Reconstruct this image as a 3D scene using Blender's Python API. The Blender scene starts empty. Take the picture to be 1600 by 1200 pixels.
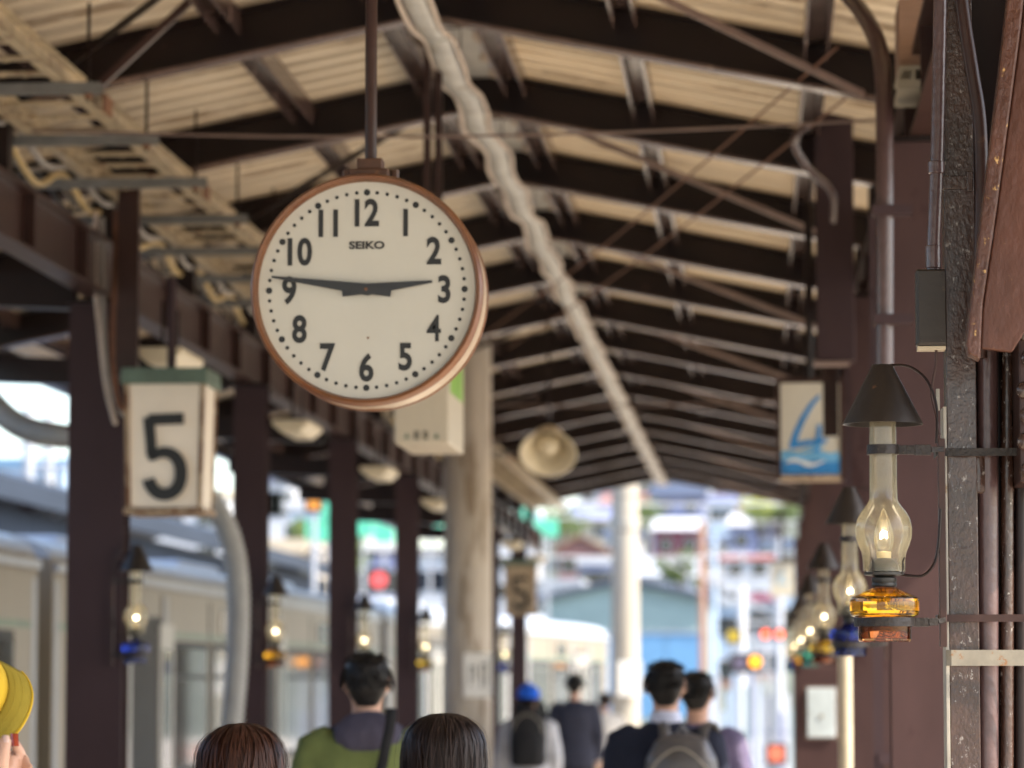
import bpy, bmesh, math, random
from mathutils import Vector, Matrix
random.seed(7)
R = math.radians
sc = bpy.context.scene
col = sc.collection

# ------------------------------------------------------------------ camera, sky, sun, exposure
F = 5256.0                       # focal length in 1600-px units
YAW, PIT = math.atan(390 / F * math.cos(math.atan(462 / F))), math.atan(462 / F)
CAM = Vector((0, 0, 1.62))
cd = bpy.data.cameras.new('camera'); cam = bpy.data.objects.new('camera', cd); col.objects.link(cam)
cd.sensor_width = 36; cd.lens = 36 * F / 1600
cam.location = CAM
cam.rotation_euler = (math.pi / 2 + PIT, 0, YAW)
cd.clip_start = 0.05; cd.clip_end = 5000
cd.dof.use_dof = True; cd.dof.focus_distance = 6.95; cd.dof.aperture_fstop = 4.3; cd.dof.aperture_blades = 0
sc.camera = cam

SUN_EL, SUN_AZ = 45, 104          # azimuth clockwise from +Y: the sun stands to the right and a little behind
w = bpy.data.worlds.new('World'); sc.world = w; w.use_nodes = True
nt = w.node_tree; bg = nt.nodes['Background']
sky = nt.nodes.new('ShaderNodeTexSky'); sky.sky_type = 'NISHITA'; sky.sun_disc = False
sky.sun_elevation = R(SUN_EL); sky.sun_rotation = R(SUN_AZ); sky.dust_density = 2.0
nt.links.new(sky.outputs[0], bg.inputs[0]); bg.inputs[1].default_value = 0.14
sd = bpy.data.lights.new('sun', 'SUN'); sun = bpy.data.objects.new('sun', sd); col.objects.link(sun)
sd.energy = 2.7; sd.angle = R(0.5); sd.color = (1.0, 0.89, 0.72)
sv = Vector((math.sin(R(SUN_AZ)) * math.cos(R(SUN_EL)), math.cos(R(SUN_AZ)) * math.cos(R(SUN_EL)), math.sin(R(SUN_EL))))
sun.rotation_euler = sv.to_track_quat('Z', 'Y').to_euler()
vs = sc.view_settings
vs.view_transform = 'Standard'; vs.look = 'None'; vs.gamma = 1; vs.use_curve_mapping = False
vs.exposure = 2.05
sc.cycles.max_bounces = 10; sc.cycles.diffuse_bounces = 6; sc.cycles.transmission_bounces = 10; sc.cycles.transparent_max_bounces = 16
sc.cycles.use_denoising = True
sc.cycles.sample_clamp_indirect = 8

# ------------------------------------------------------------------ helpers
_f = Vector((-math.sin(YAW) * math.cos(PIT), math.cos(YAW) * math.cos(PIT), math.sin(PIT)))
_r = Vector((math.cos(YAW), math.sin(YAW), 0)); _u = _r.cross(_f)
def at(px, py, Y):
    """where the line of sight of a photograph point meets the upright plane at distance Y"""
    d = _f * F + _r * (px - 800) + _u * (600 - py)
    return CAM + d * (Y / d.y)

class MB:
    def __init__(s): s.v = []; s.f = []
    def add(s, vs_, fs_):
        n = len(s.v); s.v += [tuple(p) for p in vs_]; s.f += [tuple(i + n for i in f) for f in fs_]; return s
    def box(s, x0, x1, y0, y1, z0, z1, m=None):
        p = [(x0,y0,z0),(x1,y0,z0),(x1,y1,z0),(x0,y1,z0),(x0,y0,z1),(x1,y0,z1),(x1,y1,z1),(x0,y1,z1)]
        if m is not None: p = [m @ Vector(q) for q in p]
        return s.add(p, [(3,2,1,0),(4,5,6,7),(0,1,5,4),(1,2,6,5),(2,3,7,6),(3,0,4,7)])
    def cbox(s, c, sz, m=None):
        c = Vector(c); h = Vector(sz) / 2
        mm = Matrix.Translation(c) @ (m.to_4x4() if m is not None else Matrix.Identity(4))
        return s.box(-h.x, h.x, -h.y, h.y, -h.z, h.z, mm)
    def bar(s, a, b, w_, h_, up=(0, 0, 1)):
        """box section bar from a to b; w_ sideways, h_ along up"""
        a = Vector(a); b = Vector(b); d = (b - a); L = d.length; d.normalize()
        u = Vector(up)
        if abs(d.dot(u)) > .99: u = Vector((0, 1, 0))
        x = d.cross(u).normalized(); u = x.cross(d)
        m = Matrix((x, d, u)).transposed().to_4x4(); m.translation = a
        return s.box(-w_/2, w_/2, 0, L, -h_/2, h_/2, m)
    def tube(s, path, r, n=10, cap=True, flat=None):
        P = [Vector(p) for p in path]; N = len(P)
        rr = r if isinstance(r, (list, tuple)) else [r] * N
        t0 = (P[1] - P[0]).normalized()
        up = Vector((0, 0, 1)) if abs(t0.z) < .9 else Vector((1, 0, 0))
        x = t0.cross(up).normalized()
        V = []; 
        for i in range(N):
            t = (P[min(i+1, N-1)] - P[max(i-1, 0)])
            if t.length < 1e-9: t = t0
            t = t.normalized()
            x = (x - t * x.dot(t)); x = x.normalized() if x.length > 1e-6 else t.orthogonal().normalized()
            y = t.cross(x)
            for k in range(n):
                a = 2 * math.pi * k / n
                V.append(P[i] + (x * math.cos(a) + y * math.sin(a) * (flat or 1)) * rr[i])
        Fc = [(i*n+k, i*n+(k+1) % n, (i+1)*n+(k+1) % n, (i+1)*n+k) for i in range(N-1) for k in range(n)]
        if cap: Fc += [tuple(range(n-1, -1, -1)), tuple((N-1)*n + k for k in range(n))]
        return s.add(V, Fc)
    def lathe(s, prof, c=(0, 0, 0), n=24, axis='z', closed=False, m=None):
        V = []; c = Vector(c)
        for (r, h) in prof:
            for k in range(n):
                a = 2 * math.pi * k / n
                if axis == 'z': p = Vector((r*math.cos(a), r*math.sin(a), h))
                elif axis == 'y': p = Vector((r*math.cos(a), h, r*math.sin(a)))
                else: p = Vector((h, r*math.cos(a), r*math.sin(a)))
                if m is not None: p = m @ p
                V.append(c + p)
        N = len(prof)
        Fc = [(i*n+k, i*n+(k+1) % n, ((i+1) % N)*n+(k+1) % n, ((i+1) % N)*n+k) for i in range(N if closed else N-1) for k in range(n)]
        if not closed:
            if prof[0][0] > 1e-6: Fc.append(tuple(range(n-1, -1, -1)))
            if prof[-1][0] > 1e-6: Fc.append(tuple((N-1)*n+k for k in range(n)))
        return s.add(V, Fc)
    def shell(s, prof, c=(0, 0, 0), n=24, axis='z', m=None):
        """open lathe surface without caps"""
        k0 = len(s.f); s.lathe(prof, c, n, axis, False, m)
        s.f = [f for i, f in enumerate(s.f) if i < k0 or len(f) == 4]; return s
    def prism(s, poly, y0, y1):
        """polygon in x,z pushed along y"""
        n = len(poly)
        V = [(x, y0, z) for x, z in poly] + [(x, y1, z) for x, z in poly]
        return s.add(V, [tuple(range(n)), tuple(range(2*n-1, n-1, -1))] + [(i, i+n, (i+1) % n+n, (i+1) % n) for i in range(n)])
    def ell(s, c, r, n=14, m=8, rot=None):
        pr = [(math.sin(math.pi*i/m), -math.cos(math.pi*i/m)) for i in range(m+1)]
        pr[0] = (1e-4, -1); pr[-1] = (1e-4, 1)
        k = len(s.v); s.lathe(pr, (0, 0, 0), n)
        for i in range(k, len(s.v)):
            p = Vector((s.v[i][0]*r[0], s.v[i][1]*r[1], s.v[i][2]*r[2]))
            if rot is not None: p = rot @ p
            s.v[i] = tuple(p + Vector(c))
        return s
    def rings(s, rs, n=18):
        """stack of ellipses (x,y,z,rx,ry)"""
        V = []
        for (x, y, z, rx, ry) in rs:
            for k in range(n):
                a = 2*math.pi*k/n; ca, sa = math.cos(a), math.sin(a)
                V.append((x + rx*math.copysign(abs(ca)**.85, ca), y + ry*math.copysign(abs(sa)**.85, sa), z))
        N = len(rs)
        return s.add(V, [(i*n+k, i*n+(k+1) % n, (i+1)*n+(k+1) % n, (i+1)*n+k) for i in range(N-1) for k in range(n)] + [tuple(range(n-1, -1, -1)), tuple((N-1)*n+k for k in range(n))])
    def ribbon(s, pts, wd, y, th=.002):
        """flat stroke in the x,z plane with per-point width, thickness along -y"""
        P = [Vector((p[0], 0, p[1])) for p in pts]; N = len(P); L = []; Rr = []
        for i in range(N):
            t = (P[min(i+1, N-1)] - P[max(i-1, 0)]).normalized(); nrm = Vector((-t.z, 0, t.x)); ww = (wd[i] if isinstance(wd, (list, tuple)) else wd) / 2
            L.append(P[i] + nrm*ww); Rr.append(P[i] - nrm*ww)
        V = [(p.x, y-th, p.z) for p in L] + [(p.x, y-th, p.z) for p in Rr] + [(p.x, y, p.z) for p in L] + [(p.x, y, p.z) for p in Rr]
        Fc = []
        for i in range(N-1):
            Fc += [(i, i+1, N+i+1, N+i), (2*N+i, 3*N+i, 3*N+i+1, 2*N+i+1), (i, 2*N+i, 2*N+i+1, i+1), (N+i, N+i+1, 3*N+i+1, 3*N+i)]
        Fc += [(0, N, 3*N, 2*N), (N-1, 3*N-1, 4*N-1, 2*N-1)]
        return s.add(V, Fc)
    def mesh(s, name, smooth=False):
        me = bpy.data.meshes.new(name); me.from_pydata(s.v, [], s.f); me.validate()
        bm = bmesh.new(); bm.from_mesh(me); bmesh.ops.recalc_face_normals(bm, faces=bm.faces); bm.to_mesh(me); bm.free()
        if smooth:
            me.polygons.foreach_set('use_smooth', [True]*len(me.polygons))
            if smooth != 'all': me.set_sharp_from_angle(angle=R(40))
        return me
    def build(s, name, mat, parent=None, smooth=False, bevel=0, world=False):
        return obj(name, s.mesh(name, smooth), mat, parent, bevel, world)

def obj(name, me, mat, parent=None, bevel=0, world=False):
    o = bpy.data.objects.new(name, me); col.objects.link(o)
    if mat is not None:
        if len(me.materials) == 0: me.materials.append(mat)
    if parent is not None:
        o.parent = parent
        if world: o.matrix_parent_inverse = Matrix.Translation(parent.location).inverted()
    if bevel:
        b = o.modifiers.new('bevel', 'BEVEL'); b.width = bevel; b.segments = 2; b.limit_method = 'ANGLE'
    return o
def tag(o, label=None, cat=None, group=None, kind=None):
    if label: o['label'] = label
    if cat: o['category'] = cat
    if group: o['group'] = group
    if kind: o['kind'] = kind
    return o
def thing(name, label, cat, loc=(0, 0, 0), rz=0, group=None):
    o = bpy.data.objects.new(name, None); col.objects.link(o); o.empty_display_size = .1
    o.location = loc; o.rotation_euler = (0, 0, rz)
    return tag(o, label, cat, group)
def copy_tree(o, parent=None):
    c = o.copy(); col.objects.link(c)
    if parent is not None: c.parent = parent
    for ch in list(o.children): copy_tree(ch, c)
    return c
def bez(pts, n=8):
    """smooth path through points (Catmull-Rom)"""
    P = [Vector(p) for p in pts]; P = [P[0]*2-P[1]] + P + [P[-1]*2-P[-2]]; out = []
    for i in range(1, len(P)-2):
        for k in range(n):
            t = k/n; a, b, c, d = P[i-1], P[i], P[i+1], P[i+2]
            out.append(.5*((2*b) + (c-a)*t + (2*a-5*b+4*c-d)*t*t + (3*b-a-3*c+d)*t**3))
    out.append(P[-2]); return out
def text_mesh(txt, size, extr=.0008, sx=1.0, bold=0.0):
    cu = bpy.data.curves.new('t', 'FONT'); cu.body = txt; cu.size = size; cu.align_x = 'CENTER'; cu.align_y = 'CENTER'; cu.extrude = extr; cu.offset = bold; cu.resolution_u = 4
    o = bpy.data.objects.new('t', cu); col.objects.link(o)
    dg = bpy.context.evaluated_depsgraph_get(); me = bpy.data.meshes.new_from_object(o.evaluated_get(dg))
    bpy.data.objects.remove(o); bpy.data.curves.remove(cu)
    xs = [v.co.x for v in me.vertices]; ys = [v.co.y for v in me.vertices]
    cx, cy = (min(xs)+max(xs))/2, (min(ys)+max(ys))/2
    for v in me.vertices: v.co = ((v.co.x-cx)*sx, -v.co.z, v.co.y-cy)     # upright, reading from -y
    return me

# ------------------------------------------------------------------ materials
def M(name, c, rough=.6, metal=0, var=.18, scale=6, bump=0, bscale=40, wear=None, wthr=.62, wscale=14, spec=.5, stretch=(1, 1, 1), emit=0, coat=0, rvar=0, wrough=None):
    m = bpy.data.materials.new(name); m.use_nodes = True; t = m.node_tree; N = t.nodes; L = t.links; b = N['Principled BSDF']
    b.inputs['Roughness'].default_value = rough; b.inputs['Metallic'].default_value = metal; b.inputs['Specular IOR Level'].default_value = spec
    b.inputs['Coat Weight'].default_value = coat; b.inputs['Coat Roughness'].default_value = .15
    tc = N.new('ShaderNodeTexCoord'); oi = N.new('ShaderNodeObjectInfo'); mp = N.new('ShaderNodeMapping')
    mu = N.new('ShaderNodeVectorMath'); mu.operation = 'SCALE'; mu.inputs[0].default_value = (37, 17, 53); L.new(oi.outputs['Random'], mu.inputs['Scale'])
    L.new(tc.outputs['Object'], mp.inputs['Vector']); L.new(mu.outputs[0], mp.inputs['Location']); mp.inputs['Scale'].default_value = stretch
    nz = N.new('ShaderNodeTexNoise'); nz.inputs['Scale'].default_value = scale; nz.inputs['Detail'].default_value = 6; nz.inputs['Roughness'].default_value = .65; L.new(mp.outputs[0], nz.inputs['Vector'])
    rp = N.new('ShaderNodeValToRGB'); e = rp.color_ramp.elements
    e[0].position = .3; e[1].position = .7
    e[0].color = (*[max(0, x*(1-var)) for x in c], 1); e[1].color = (*[min(1, x*(1+var)) for x in c], 1)
    L.new(nz.outputs[0], rp.inputs[0]); out = rp.outputs[0]
    if wear:
        n2 = N.new('ShaderNodeTexNoise'); n2.inputs['Scale'].default_value = wscale; n2.inputs['Detail'].default_value = 8; n2.inputs['Roughness'].default_value = .7; L.new(mp.outputs[0], n2.inputs['Vector'])
        r2 = N.new('ShaderNodeValToRGB'); r2.color_ramp.elements[0].position = wthr; r2.color_ramp.elements[1].position = wthr+.05; L.new(n2.outputs[0], r2.inputs[0])
        mx = N.new('ShaderNodeMix'); mx.data_type = 'RGBA'; L.new(r2.outputs[0], mx.inputs[0]); L.new(out, mx.inputs[6]); mx.inputs[7].default_value = (*wear, 1); out = mx.outputs[2]
    L.new(out, b.inputs['Base Color'])
    if rvar:
        mr = N.new('ShaderNodeMapRange'); mr.inputs[3].default_value = max(.03, rough-rvar); mr.inputs[4].default_value = min(1, rough+rvar); L.new(nz.outputs[0], mr.inputs[0]); L.new(mr.outputs[0], b.inputs['Roughness'])
    if bump:
        n3 = N.new('ShaderNodeTexNoise'); n3.inputs['Scale'].default_value = bscale; n3.inputs['Detail'].default_value = 4; L.new(mp.outputs[0], n3.inputs['Vector'])
        bp = N.new('ShaderNodeBump'); bp.inputs['Strength'].default_value = bump; bp.inputs['Distance'].default_value = .01; L.new(n3.outputs[0], bp.inputs['Height']); L.new(bp.outputs[0], b.inputs['Normal'])
    if emit:
        b.inputs['Emission Color'].default_value = (*c, 1); b.inputs['Emission Strength'].default_value = emit
    return m
def glass(name, c, rough=.02, haze=0.0, hcol=(.9, .85, .7), fres=1.45, dirt=0.0):
    """thin pane or blown-glass wall: clear with a mirror sheen and a film of dust"""
    m = bpy.data.materials.new(name); m.use_nodes = True; t = m.node_tree; N = t.nodes; L = t.links; N.remove(N['Principled BSDF'])
    o = N['Material Output']; tr = N.new('ShaderNodeBsdfTransparent'); tr.inputs[0].default_value = (*c, 1)
    gl = N.new('ShaderNodeBsdfGlossy'); gl.inputs['Roughness'].default_value = rough
    fr = N.new('ShaderNodeFresnel'); fr.inputs[0].default_value = fres
    m1 = N.new('ShaderNodeMixShader'); L.new(fr.outputs[0], m1.inputs[0]); L.new(tr.outputs[0], m1.inputs[1]); L.new(gl.outputs[0], m1.inputs[2])
    if haze:
        d = N.new('ShaderNodeBsdfDiffuse'); d.inputs[0].default_value = (*hcol, 1); tl = N.new('ShaderNodeBsdfTranslucent'); tl.inputs[0].default_value = (*hcol, 1)
        m3 = N.new('ShaderNodeMixShader'); m3.inputs[0].default_value = .5; L.new(d.outputs[0], m3.inputs[1]); L.new(tl.outputs[0], m3.inputs[2])
        nz = N.new('ShaderNodeTexNoise'); nz.inputs['Scale'].default_value = 30; nz.inputs['Detail'].default_value = 6
        tc = N.new('ShaderNodeTexCoord'); L.new(tc.outputs['Object'], nz.inputs['Vector'])
        mr = N.new('ShaderNodeMapRange'); mr.inputs[1].default_value = .3; mr.inputs[2].default_value = .75; mr.inputs[3].default_value = haze*.55; mr.inputs[4].default_value = haze*1.5; L.new(nz.outputs[0], mr.inputs[0])
        m2 = N.new('ShaderNodeMixShader'); L.new(mr.outputs[0], m2.inputs[0]); L.new(m1.outputs[0], m2.inputs[1]); L.new(m3.outputs[0], m2.inputs[2]); m1 = m2
    L.new(m1.outputs[0], o.inputs[0]); return m
def solid_glass(name, c, ior=1.45, rough=.0):
    m = bpy.data.materials.new(name); m.use_nodes = True; b = m.node_tree.nodes['Principled BSDF']
    b.inputs['Base Color'].default_value = (*c, 1); b.inputs['Transmission Weight'].default_value = 1; b.inputs['IOR'].default_value = ior; b.inputs['Roughness'].default_value = rough
    return m
def emitter(name, c, s):
    m = bpy.data.materials.new(name); m.use_nodes = True; b = m.node_tree.nodes['Principled BSDF']
    b.inputs['Base Color'].default_value = (*c, 1); b.inputs['Emission Color'].default_value = (*c, 1); b.inputs['Emission Strength'].default_value = s; return m

BR = (.042, .020, .016)
m_steel = M('brown_steel_paint', BR, .36, spec=.3, var=.25, scale=3, bump=.15, bscale=25, wear=(.11, .06, .04), wthr=.66, wscale=5, rvar=.1)
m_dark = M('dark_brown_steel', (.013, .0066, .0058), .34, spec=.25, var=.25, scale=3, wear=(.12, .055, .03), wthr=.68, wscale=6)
m_col = M('column_paint', (.048, .029, .032), .6, spec=.18, var=.15, scale=2.5, bump=.08, bscale=18, wear=(.05, .03, .026), wthr=.63, wscale=4, stretch=(1, 1, .4))
m_wall = M('plum_brown_panel', (.060, .033, .032), .6, spec=.18, var=.22, scale=3.2, bump=.10, bscale=14, wear=(.036, .016, .016), wthr=.60, wscale=5, stretch=(1, 1, .45))
m_gloss = M('thick_gloss_brown', (.048, .024, .017), .26, var=.45, scale=18, bump=.28, bscale=130, wear=(.30, .27, .25), wthr=.60, wscale=95, coat=.35, stretch=(1, 1, .6))  # pale flecks are painted sky glints on the lumpy gloss
m_pipe = M('brown_pipe_gloss', (.075, .042, .041), .32, var=.2, scale=10, bump=.25, bscale=45, wear=(.12, .07, .05), wthr=.7, wscale=25, coat=.2)
m_brace = M('red_brown_flecked', (.085, .033, .020), .36, spec=.3, var=.35, scale=7, bump=.55, bscale=90, wear=(.60, .36, .13), wthr=.615, wscale=60, coat=.2, stretch=(1, 1, .6))
m_brace2 = M('red_brown_plate', (.085, .032, .019), .45, spec=.25, var=.35, scale=6, bump=.4, bscale=60, wear=(.34, .19, .09), wthr=.66, wscale=45, coat=.15, stretch=(1, 1, .5))
m_roof = M('cream_roof_sheet', (.62, .55, .44), .5, var=.25, scale=2.0, wear=(.34, .26, .18), wthr=.56, wscale=2.8, stretch=(.3, 2.6, 1))
def translucent(m, c, f):
    N = m.node_tree.nodes; L = m.node_tree.links; b = N['Principled BSDF']; o = N['Material Output']
    tl = N.new('ShaderNodeBsdfTranslucent'); tl.inputs[0].default_value = (*c, 1); mx = N.new('ShaderNodeMixShader'); mx.inputs[0].default_value = f
    L.new(b.outputs[0], mx.inputs[1]); L.new(tl.outputs[0], mx.inputs[2]); L.new(mx.outputs[0], o.inputs[0])
translucent(m_roof, (.74, .63, .48), .27)      # translucency added to brighten the sheets and the space below
m_cap = M('ridge_flashing_grey', (.62, .60, .57), .5, var=.15, scale=4, wear=(.4, .32, .22), wthr=.66, wscale=7)
m_drip = M('drip_sheet_plastic', (.60, .59, .56), .4, var=.25, scale=5, wear=(.28, .23, .17), wthr=.585, wscale=8)
translucent(m_drip, (.7, .66, .58), .3)
m_trim = M('ridge_trim_beige', (.55, .45, .37), .5, var=.2, scale=8, wear=(.25, .15, .1), wthr=.62, wscale=12)
m_purl = M('purlin_pink_brown', (.085, .052, .045), .22, var=.25, scale=5, wear=(.34, .24, .2), wthr=.60, wscale=8)
m_flange = M('lit_flange_paint', (.13, .082, .068), .24, var=.3, scale=6, wear=(.28, .20, .16), wthr=.6, wscale=9, spec=.5)  # bright reflected light on flange undersides put into a paler colour
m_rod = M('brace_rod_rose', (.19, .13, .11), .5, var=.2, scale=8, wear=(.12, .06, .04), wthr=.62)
m_rust = M('rusty_rod', (.16, .065, .03), .7, var=.3, scale=20)
m_galv = M('aged_galvanised', (.36, .33, .28), .5, metal=.35, var=.25, scale=9, wear=(.24, .15, .08), wthr=.62, wscale=14)
m_strut = M('grey_strut_channel', (.19, .19, .18), .45, metal=.4, var=.2, scale=9, wear=(.13, .1, .07), wthr=.64)
m_tray = M('tray_cream_metal', (.46, .37, .24), .38, metal=.15, var=.35, scale=8, wear=(.20, .10, .05), wthr=.57, wscale=9)
m_conc = M('weathered_concrete', (.42, .37, .31), .85, var=.22, scale=3, bump=.2, bscale=40, wear=(.22, .17, .12), wthr=.58, wscale=2.5, stretch=(2, 2, .3))
m_concp = M('pale_concrete', (.33, .30, .25), .8, var=.12, scale=3, stretch=(2, 2, .3))
m_cable_y = M('cream_cable', (.55, .40, .18), .55, var=.15)
m_cable_g = M('grey_cable', (.30, .27, .24), .55, var=.15)
m_cable_k = M('black_cable', (.02, .018, .017), .5, var=.15)
m_black = M('black_print', (.012, .013, .014), .5, var=.1)
m_white = M('white_paint', (.75, .74, .70), .5, var=.06)
m_cream = M('cream_enamel', (.66, .58, .42), .35, var=.1, scale=6, wear=(.35, .25, .14), wthr=.68)
m_darkglass = M('dark_window_glass', (.02, .024, .028), .06, var=.1, spec=.9)
# ------------------------------------------------------------------ ground and platform
def struct(name, mb, mat, **k): return tag(mb.build(name, mat, **k), kind='structure')
m_ballast = M('ballast', (.42, .38, .33), .95, var=.35, scale=3, bump=.4, bscale=6)
m_asph = M('platform_concrete', (.52, .47, .40), .9, var=.2, scale=1.5, bump=.1, bscale=30)
m_edge = M('platform_edge_stone', (.5, .48, .44), .85, var=.15)
m_hill = M('hillside_ground', (.075, .085, .065), .95, var=.35, scale=.05)
g = MB().add([(-2500, -200, -1.12), (2500, -200, -1.12), (2500, 4000, -1.12), (-2500, 4000, -1.12)], [(0, 1, 2, 3)])
struct('ground', g, m_ballast)
PX0, PX1, PY0, PY1 = -4.75, 3.1, -12, 47
plat = struct('platform', MB().box(PX0, PX1, PY0, PY1, -1.1, 0), m_asph)
MB().box(PX0+.004, PX0+.42, PY0+.01, PY1-.01, 0.001, .006).build('edge_paving', m_edge, plat)
MB().box(PX1-.42, PX1-.004, PY0+.01, PY1-.01, 0.001, .006).build('edge_paving', m_edge, plat)
for xs in (PX0+.75, PX1-.75):
    st_ = MB().box(xs-.15, xs+.15, PY0+.01, PY1-.01, .001, .007)
    st_.build('tactile_paving', M('tactile_yellow', (.55, .38, .04), .8), plat)

# ------------------------------------------------------------------ canopy
X0, SL = -1.33, .2
EL, ER = X0-3.35, X0+3.35
def zb(x): return 4.28 - SL*abs(x-X0)
FR = [15.6 + 2.25*k for k in range(-9, 14)]
can = thing('platform_canopy', 'brown steel gable canopy with cream folded roof sheets over the platform', 'canopy', (X0, 15.6, 0))
# rafter: I-section following the slope, one per frame and side
def rafter_mesh(sgn, flange=False):
    mb = MB(); L = 3.35
    def sec(x0_, x1_, y0, y1, d0, d1):
        P = []
        for y in (y0, y1):
            for (s_, d) in ((x0_, d0), (x1_, d0), (x1_, d1), (x0_, d1)):
                P.append((sgn*s_, y, 4.28 - SL*s_ + d))
        mb.add(P, [(0,1,2,3),(7,6,5,4),(0,4,5,1),(1,5,6,2),(2,6,7,3),(3,7,4,0)])
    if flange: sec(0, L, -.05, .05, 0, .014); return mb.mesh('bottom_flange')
    sec(0, L, -.05, .05, .186, .2); sec(0, L, -.006, .006, .0142, .186)
    return mb.mesh('rafter')
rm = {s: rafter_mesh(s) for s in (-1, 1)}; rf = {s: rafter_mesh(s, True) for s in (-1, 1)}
for y in FR:
    for s in (-1, 1):
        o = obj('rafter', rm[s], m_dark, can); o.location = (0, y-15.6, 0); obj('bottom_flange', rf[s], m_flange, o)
# folded roof sheets, one per bay and side
def sheet_mesh(sgn):
    mb = MB(); p = 2.25/10; prof = []
    for i in range(10):
        b = i*p
        prof += [(b, 0), (b+.085, 0), (b+.11, .085), (b+.20, .085)]
    prof.append((2.25, 0))
    V = []
    cols = 14
    for j in range(cols+1):
        s_ = .1 + (3.6-.1)*j/cols
        for (y, d) in prof: V.append((sgn*s_, y, 4.484 - SL*s_ + d))
    n = len(prof)
    mb.add(V, [(j*n+i, j*n+i+1, (j+1)*n+i+1, (j+1)*n+i) for j in range(cols) for i in range(n-1)])
    return mb.mesh('roof_sheet')
sm = {s: sheet_mesh(s) for s in (-1, 1)}
for y in FR[:-1]:
    for s in (-1, 1):
        o = obj('roof_sheet', sm[s], m_roof, can); o.location = (0, y-15.6, 0)
        so = o.modifiers.new('thickness', 'SOLIDIFY'); so.thickness = .003; so.offset = 1
# a pale drip sheet snakes along under the ridge between two beige edge ropes
dt = thing('drip_sheet', 'pale wavy drip sheet strung along under the roof ridge', 'drip sheet', (X0+.03, 15.6, 4.2))
def snake(y): return .007*math.sin(2*math.pi*y/1.45) + .005*math.sin(2*math.pi*y/2.33+.4) + .003*math.sin(2*math.pi*y/.61+1.3)
for k_ in range(18):
    ya = FR[4]+2.25*k_; n_ = 24; yy = [ya+2.25*i/n_ for i in range(n_+1)]; V = []
    for y in yy:
        x = snake(y); z = .012*math.sin(2*math.pi*y/1.35+.8)+.008*math.sin(y*2.1)
        for (dx, dz) in ((-.05, .0), (-.026, -.010), (0, -.013), (.026, -.010), (.05, 0)): V.append((x+dx, y-15.6, z+dz))
    o = MB().add(V, [(i*5+j, i*5+j+1, (i+1)*5+j+1, (i+1)*5+j) for i in range(n_) for j in range(4)]).build('sheet', m_drip, dt, smooth='all'); o.modifiers.new('t', 'SOLIDIFY').thickness = .003
    for s in (-1, 1):
        MB().tube([(snake(y)*1.15+s*(.060+.005*math.sin(y*4.6+s)), y-15.6, .012*math.sin(2*math.pi*y/1.35+.8)+.004) for y in yy], .0105, 8).build('edge_rope', m_trim, dt, smooth=True)
    MB().tube([(-.075, ya+.3-15.6, .01), (-.08, ya+.3-15.6, .1), (.08, ya+.3-15.6, .1), (.075, ya+.3-15.6, .01)], .004, 5).build('hook', m_dark, dt)
# ridge flashing: a grey cap with two wavy closer strips below its edges
def wavy_mesh(sgn):
    mb = MB(); n = 44; V = []
    for i in range(n+1):
        y = 2.25*i/n; wv = .026*math.sin(2*math.pi*y/.45) + .008*math.sin(2*math.pi*y/.31+1)
        for (dx, dz) in ((.10, -.045), (.135, -.05), (.135, .0), (.10, .0)):
            V.append((sgn*(dx+wv*.9), y, 4.50 + dz + wv*.35 - .02))
    F_ = [(i*4+k, i*4+(k+1) % 4, (i+1)*4+(k+1) % 4, (i+1)*4+k) for i in range(n) for k in range(4)]
    return mb.add(V, F_).mesh('ridge_closer', True)
wm = {s: wavy_mesh(s) for s in (-1, 1)}
capm = MB().prism([(-.20, 4.50), (0, 4.555), (.20, 4.50), (.20, 4.505), (0, 4.56), (-.20, 4.505)], 0, 2.243).mesh('ridge_cap')
soff = MB().box(-.088, .088, 0, 2.243, 4.455, 4.462).mesh('ridge_soffit')
for y in FR[:-1]:
    for s in (-1, 1): obj('ridge_closer', wm[s], m_trim, can).location = (0, y-15.6, 0)
    o = obj('ridge_cap', capm, m_cap, can); o.location = (0, y-15.6, .09)
    o = obj('ridge_soffit', soff, m_cap, can); o.location = (0, y-15.6, random.uniform(-.012, .004))
# purlins: channel sections between the frames
pmesh = MB()
pmesh.box(-.05, .05, .06, 2.19, 4.462, 4.47).box(-.05, -.038, .06, 2.19, 4.375, 4.462).box(.038, .05, .06, 2.19, 4.375, 4.462)
pm = pmesh.mesh('purlin')
for y in FR[:-1]:
    for dx in (-.2, .2, -.80, .80, -1.56, 1.56, -2.4, 2.4, -3.2, 3.2):
        o = obj('purlin', pm, m_purl, can); o.location = (dx, y-15.6, -SL*abs(dx)+.004)
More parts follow.
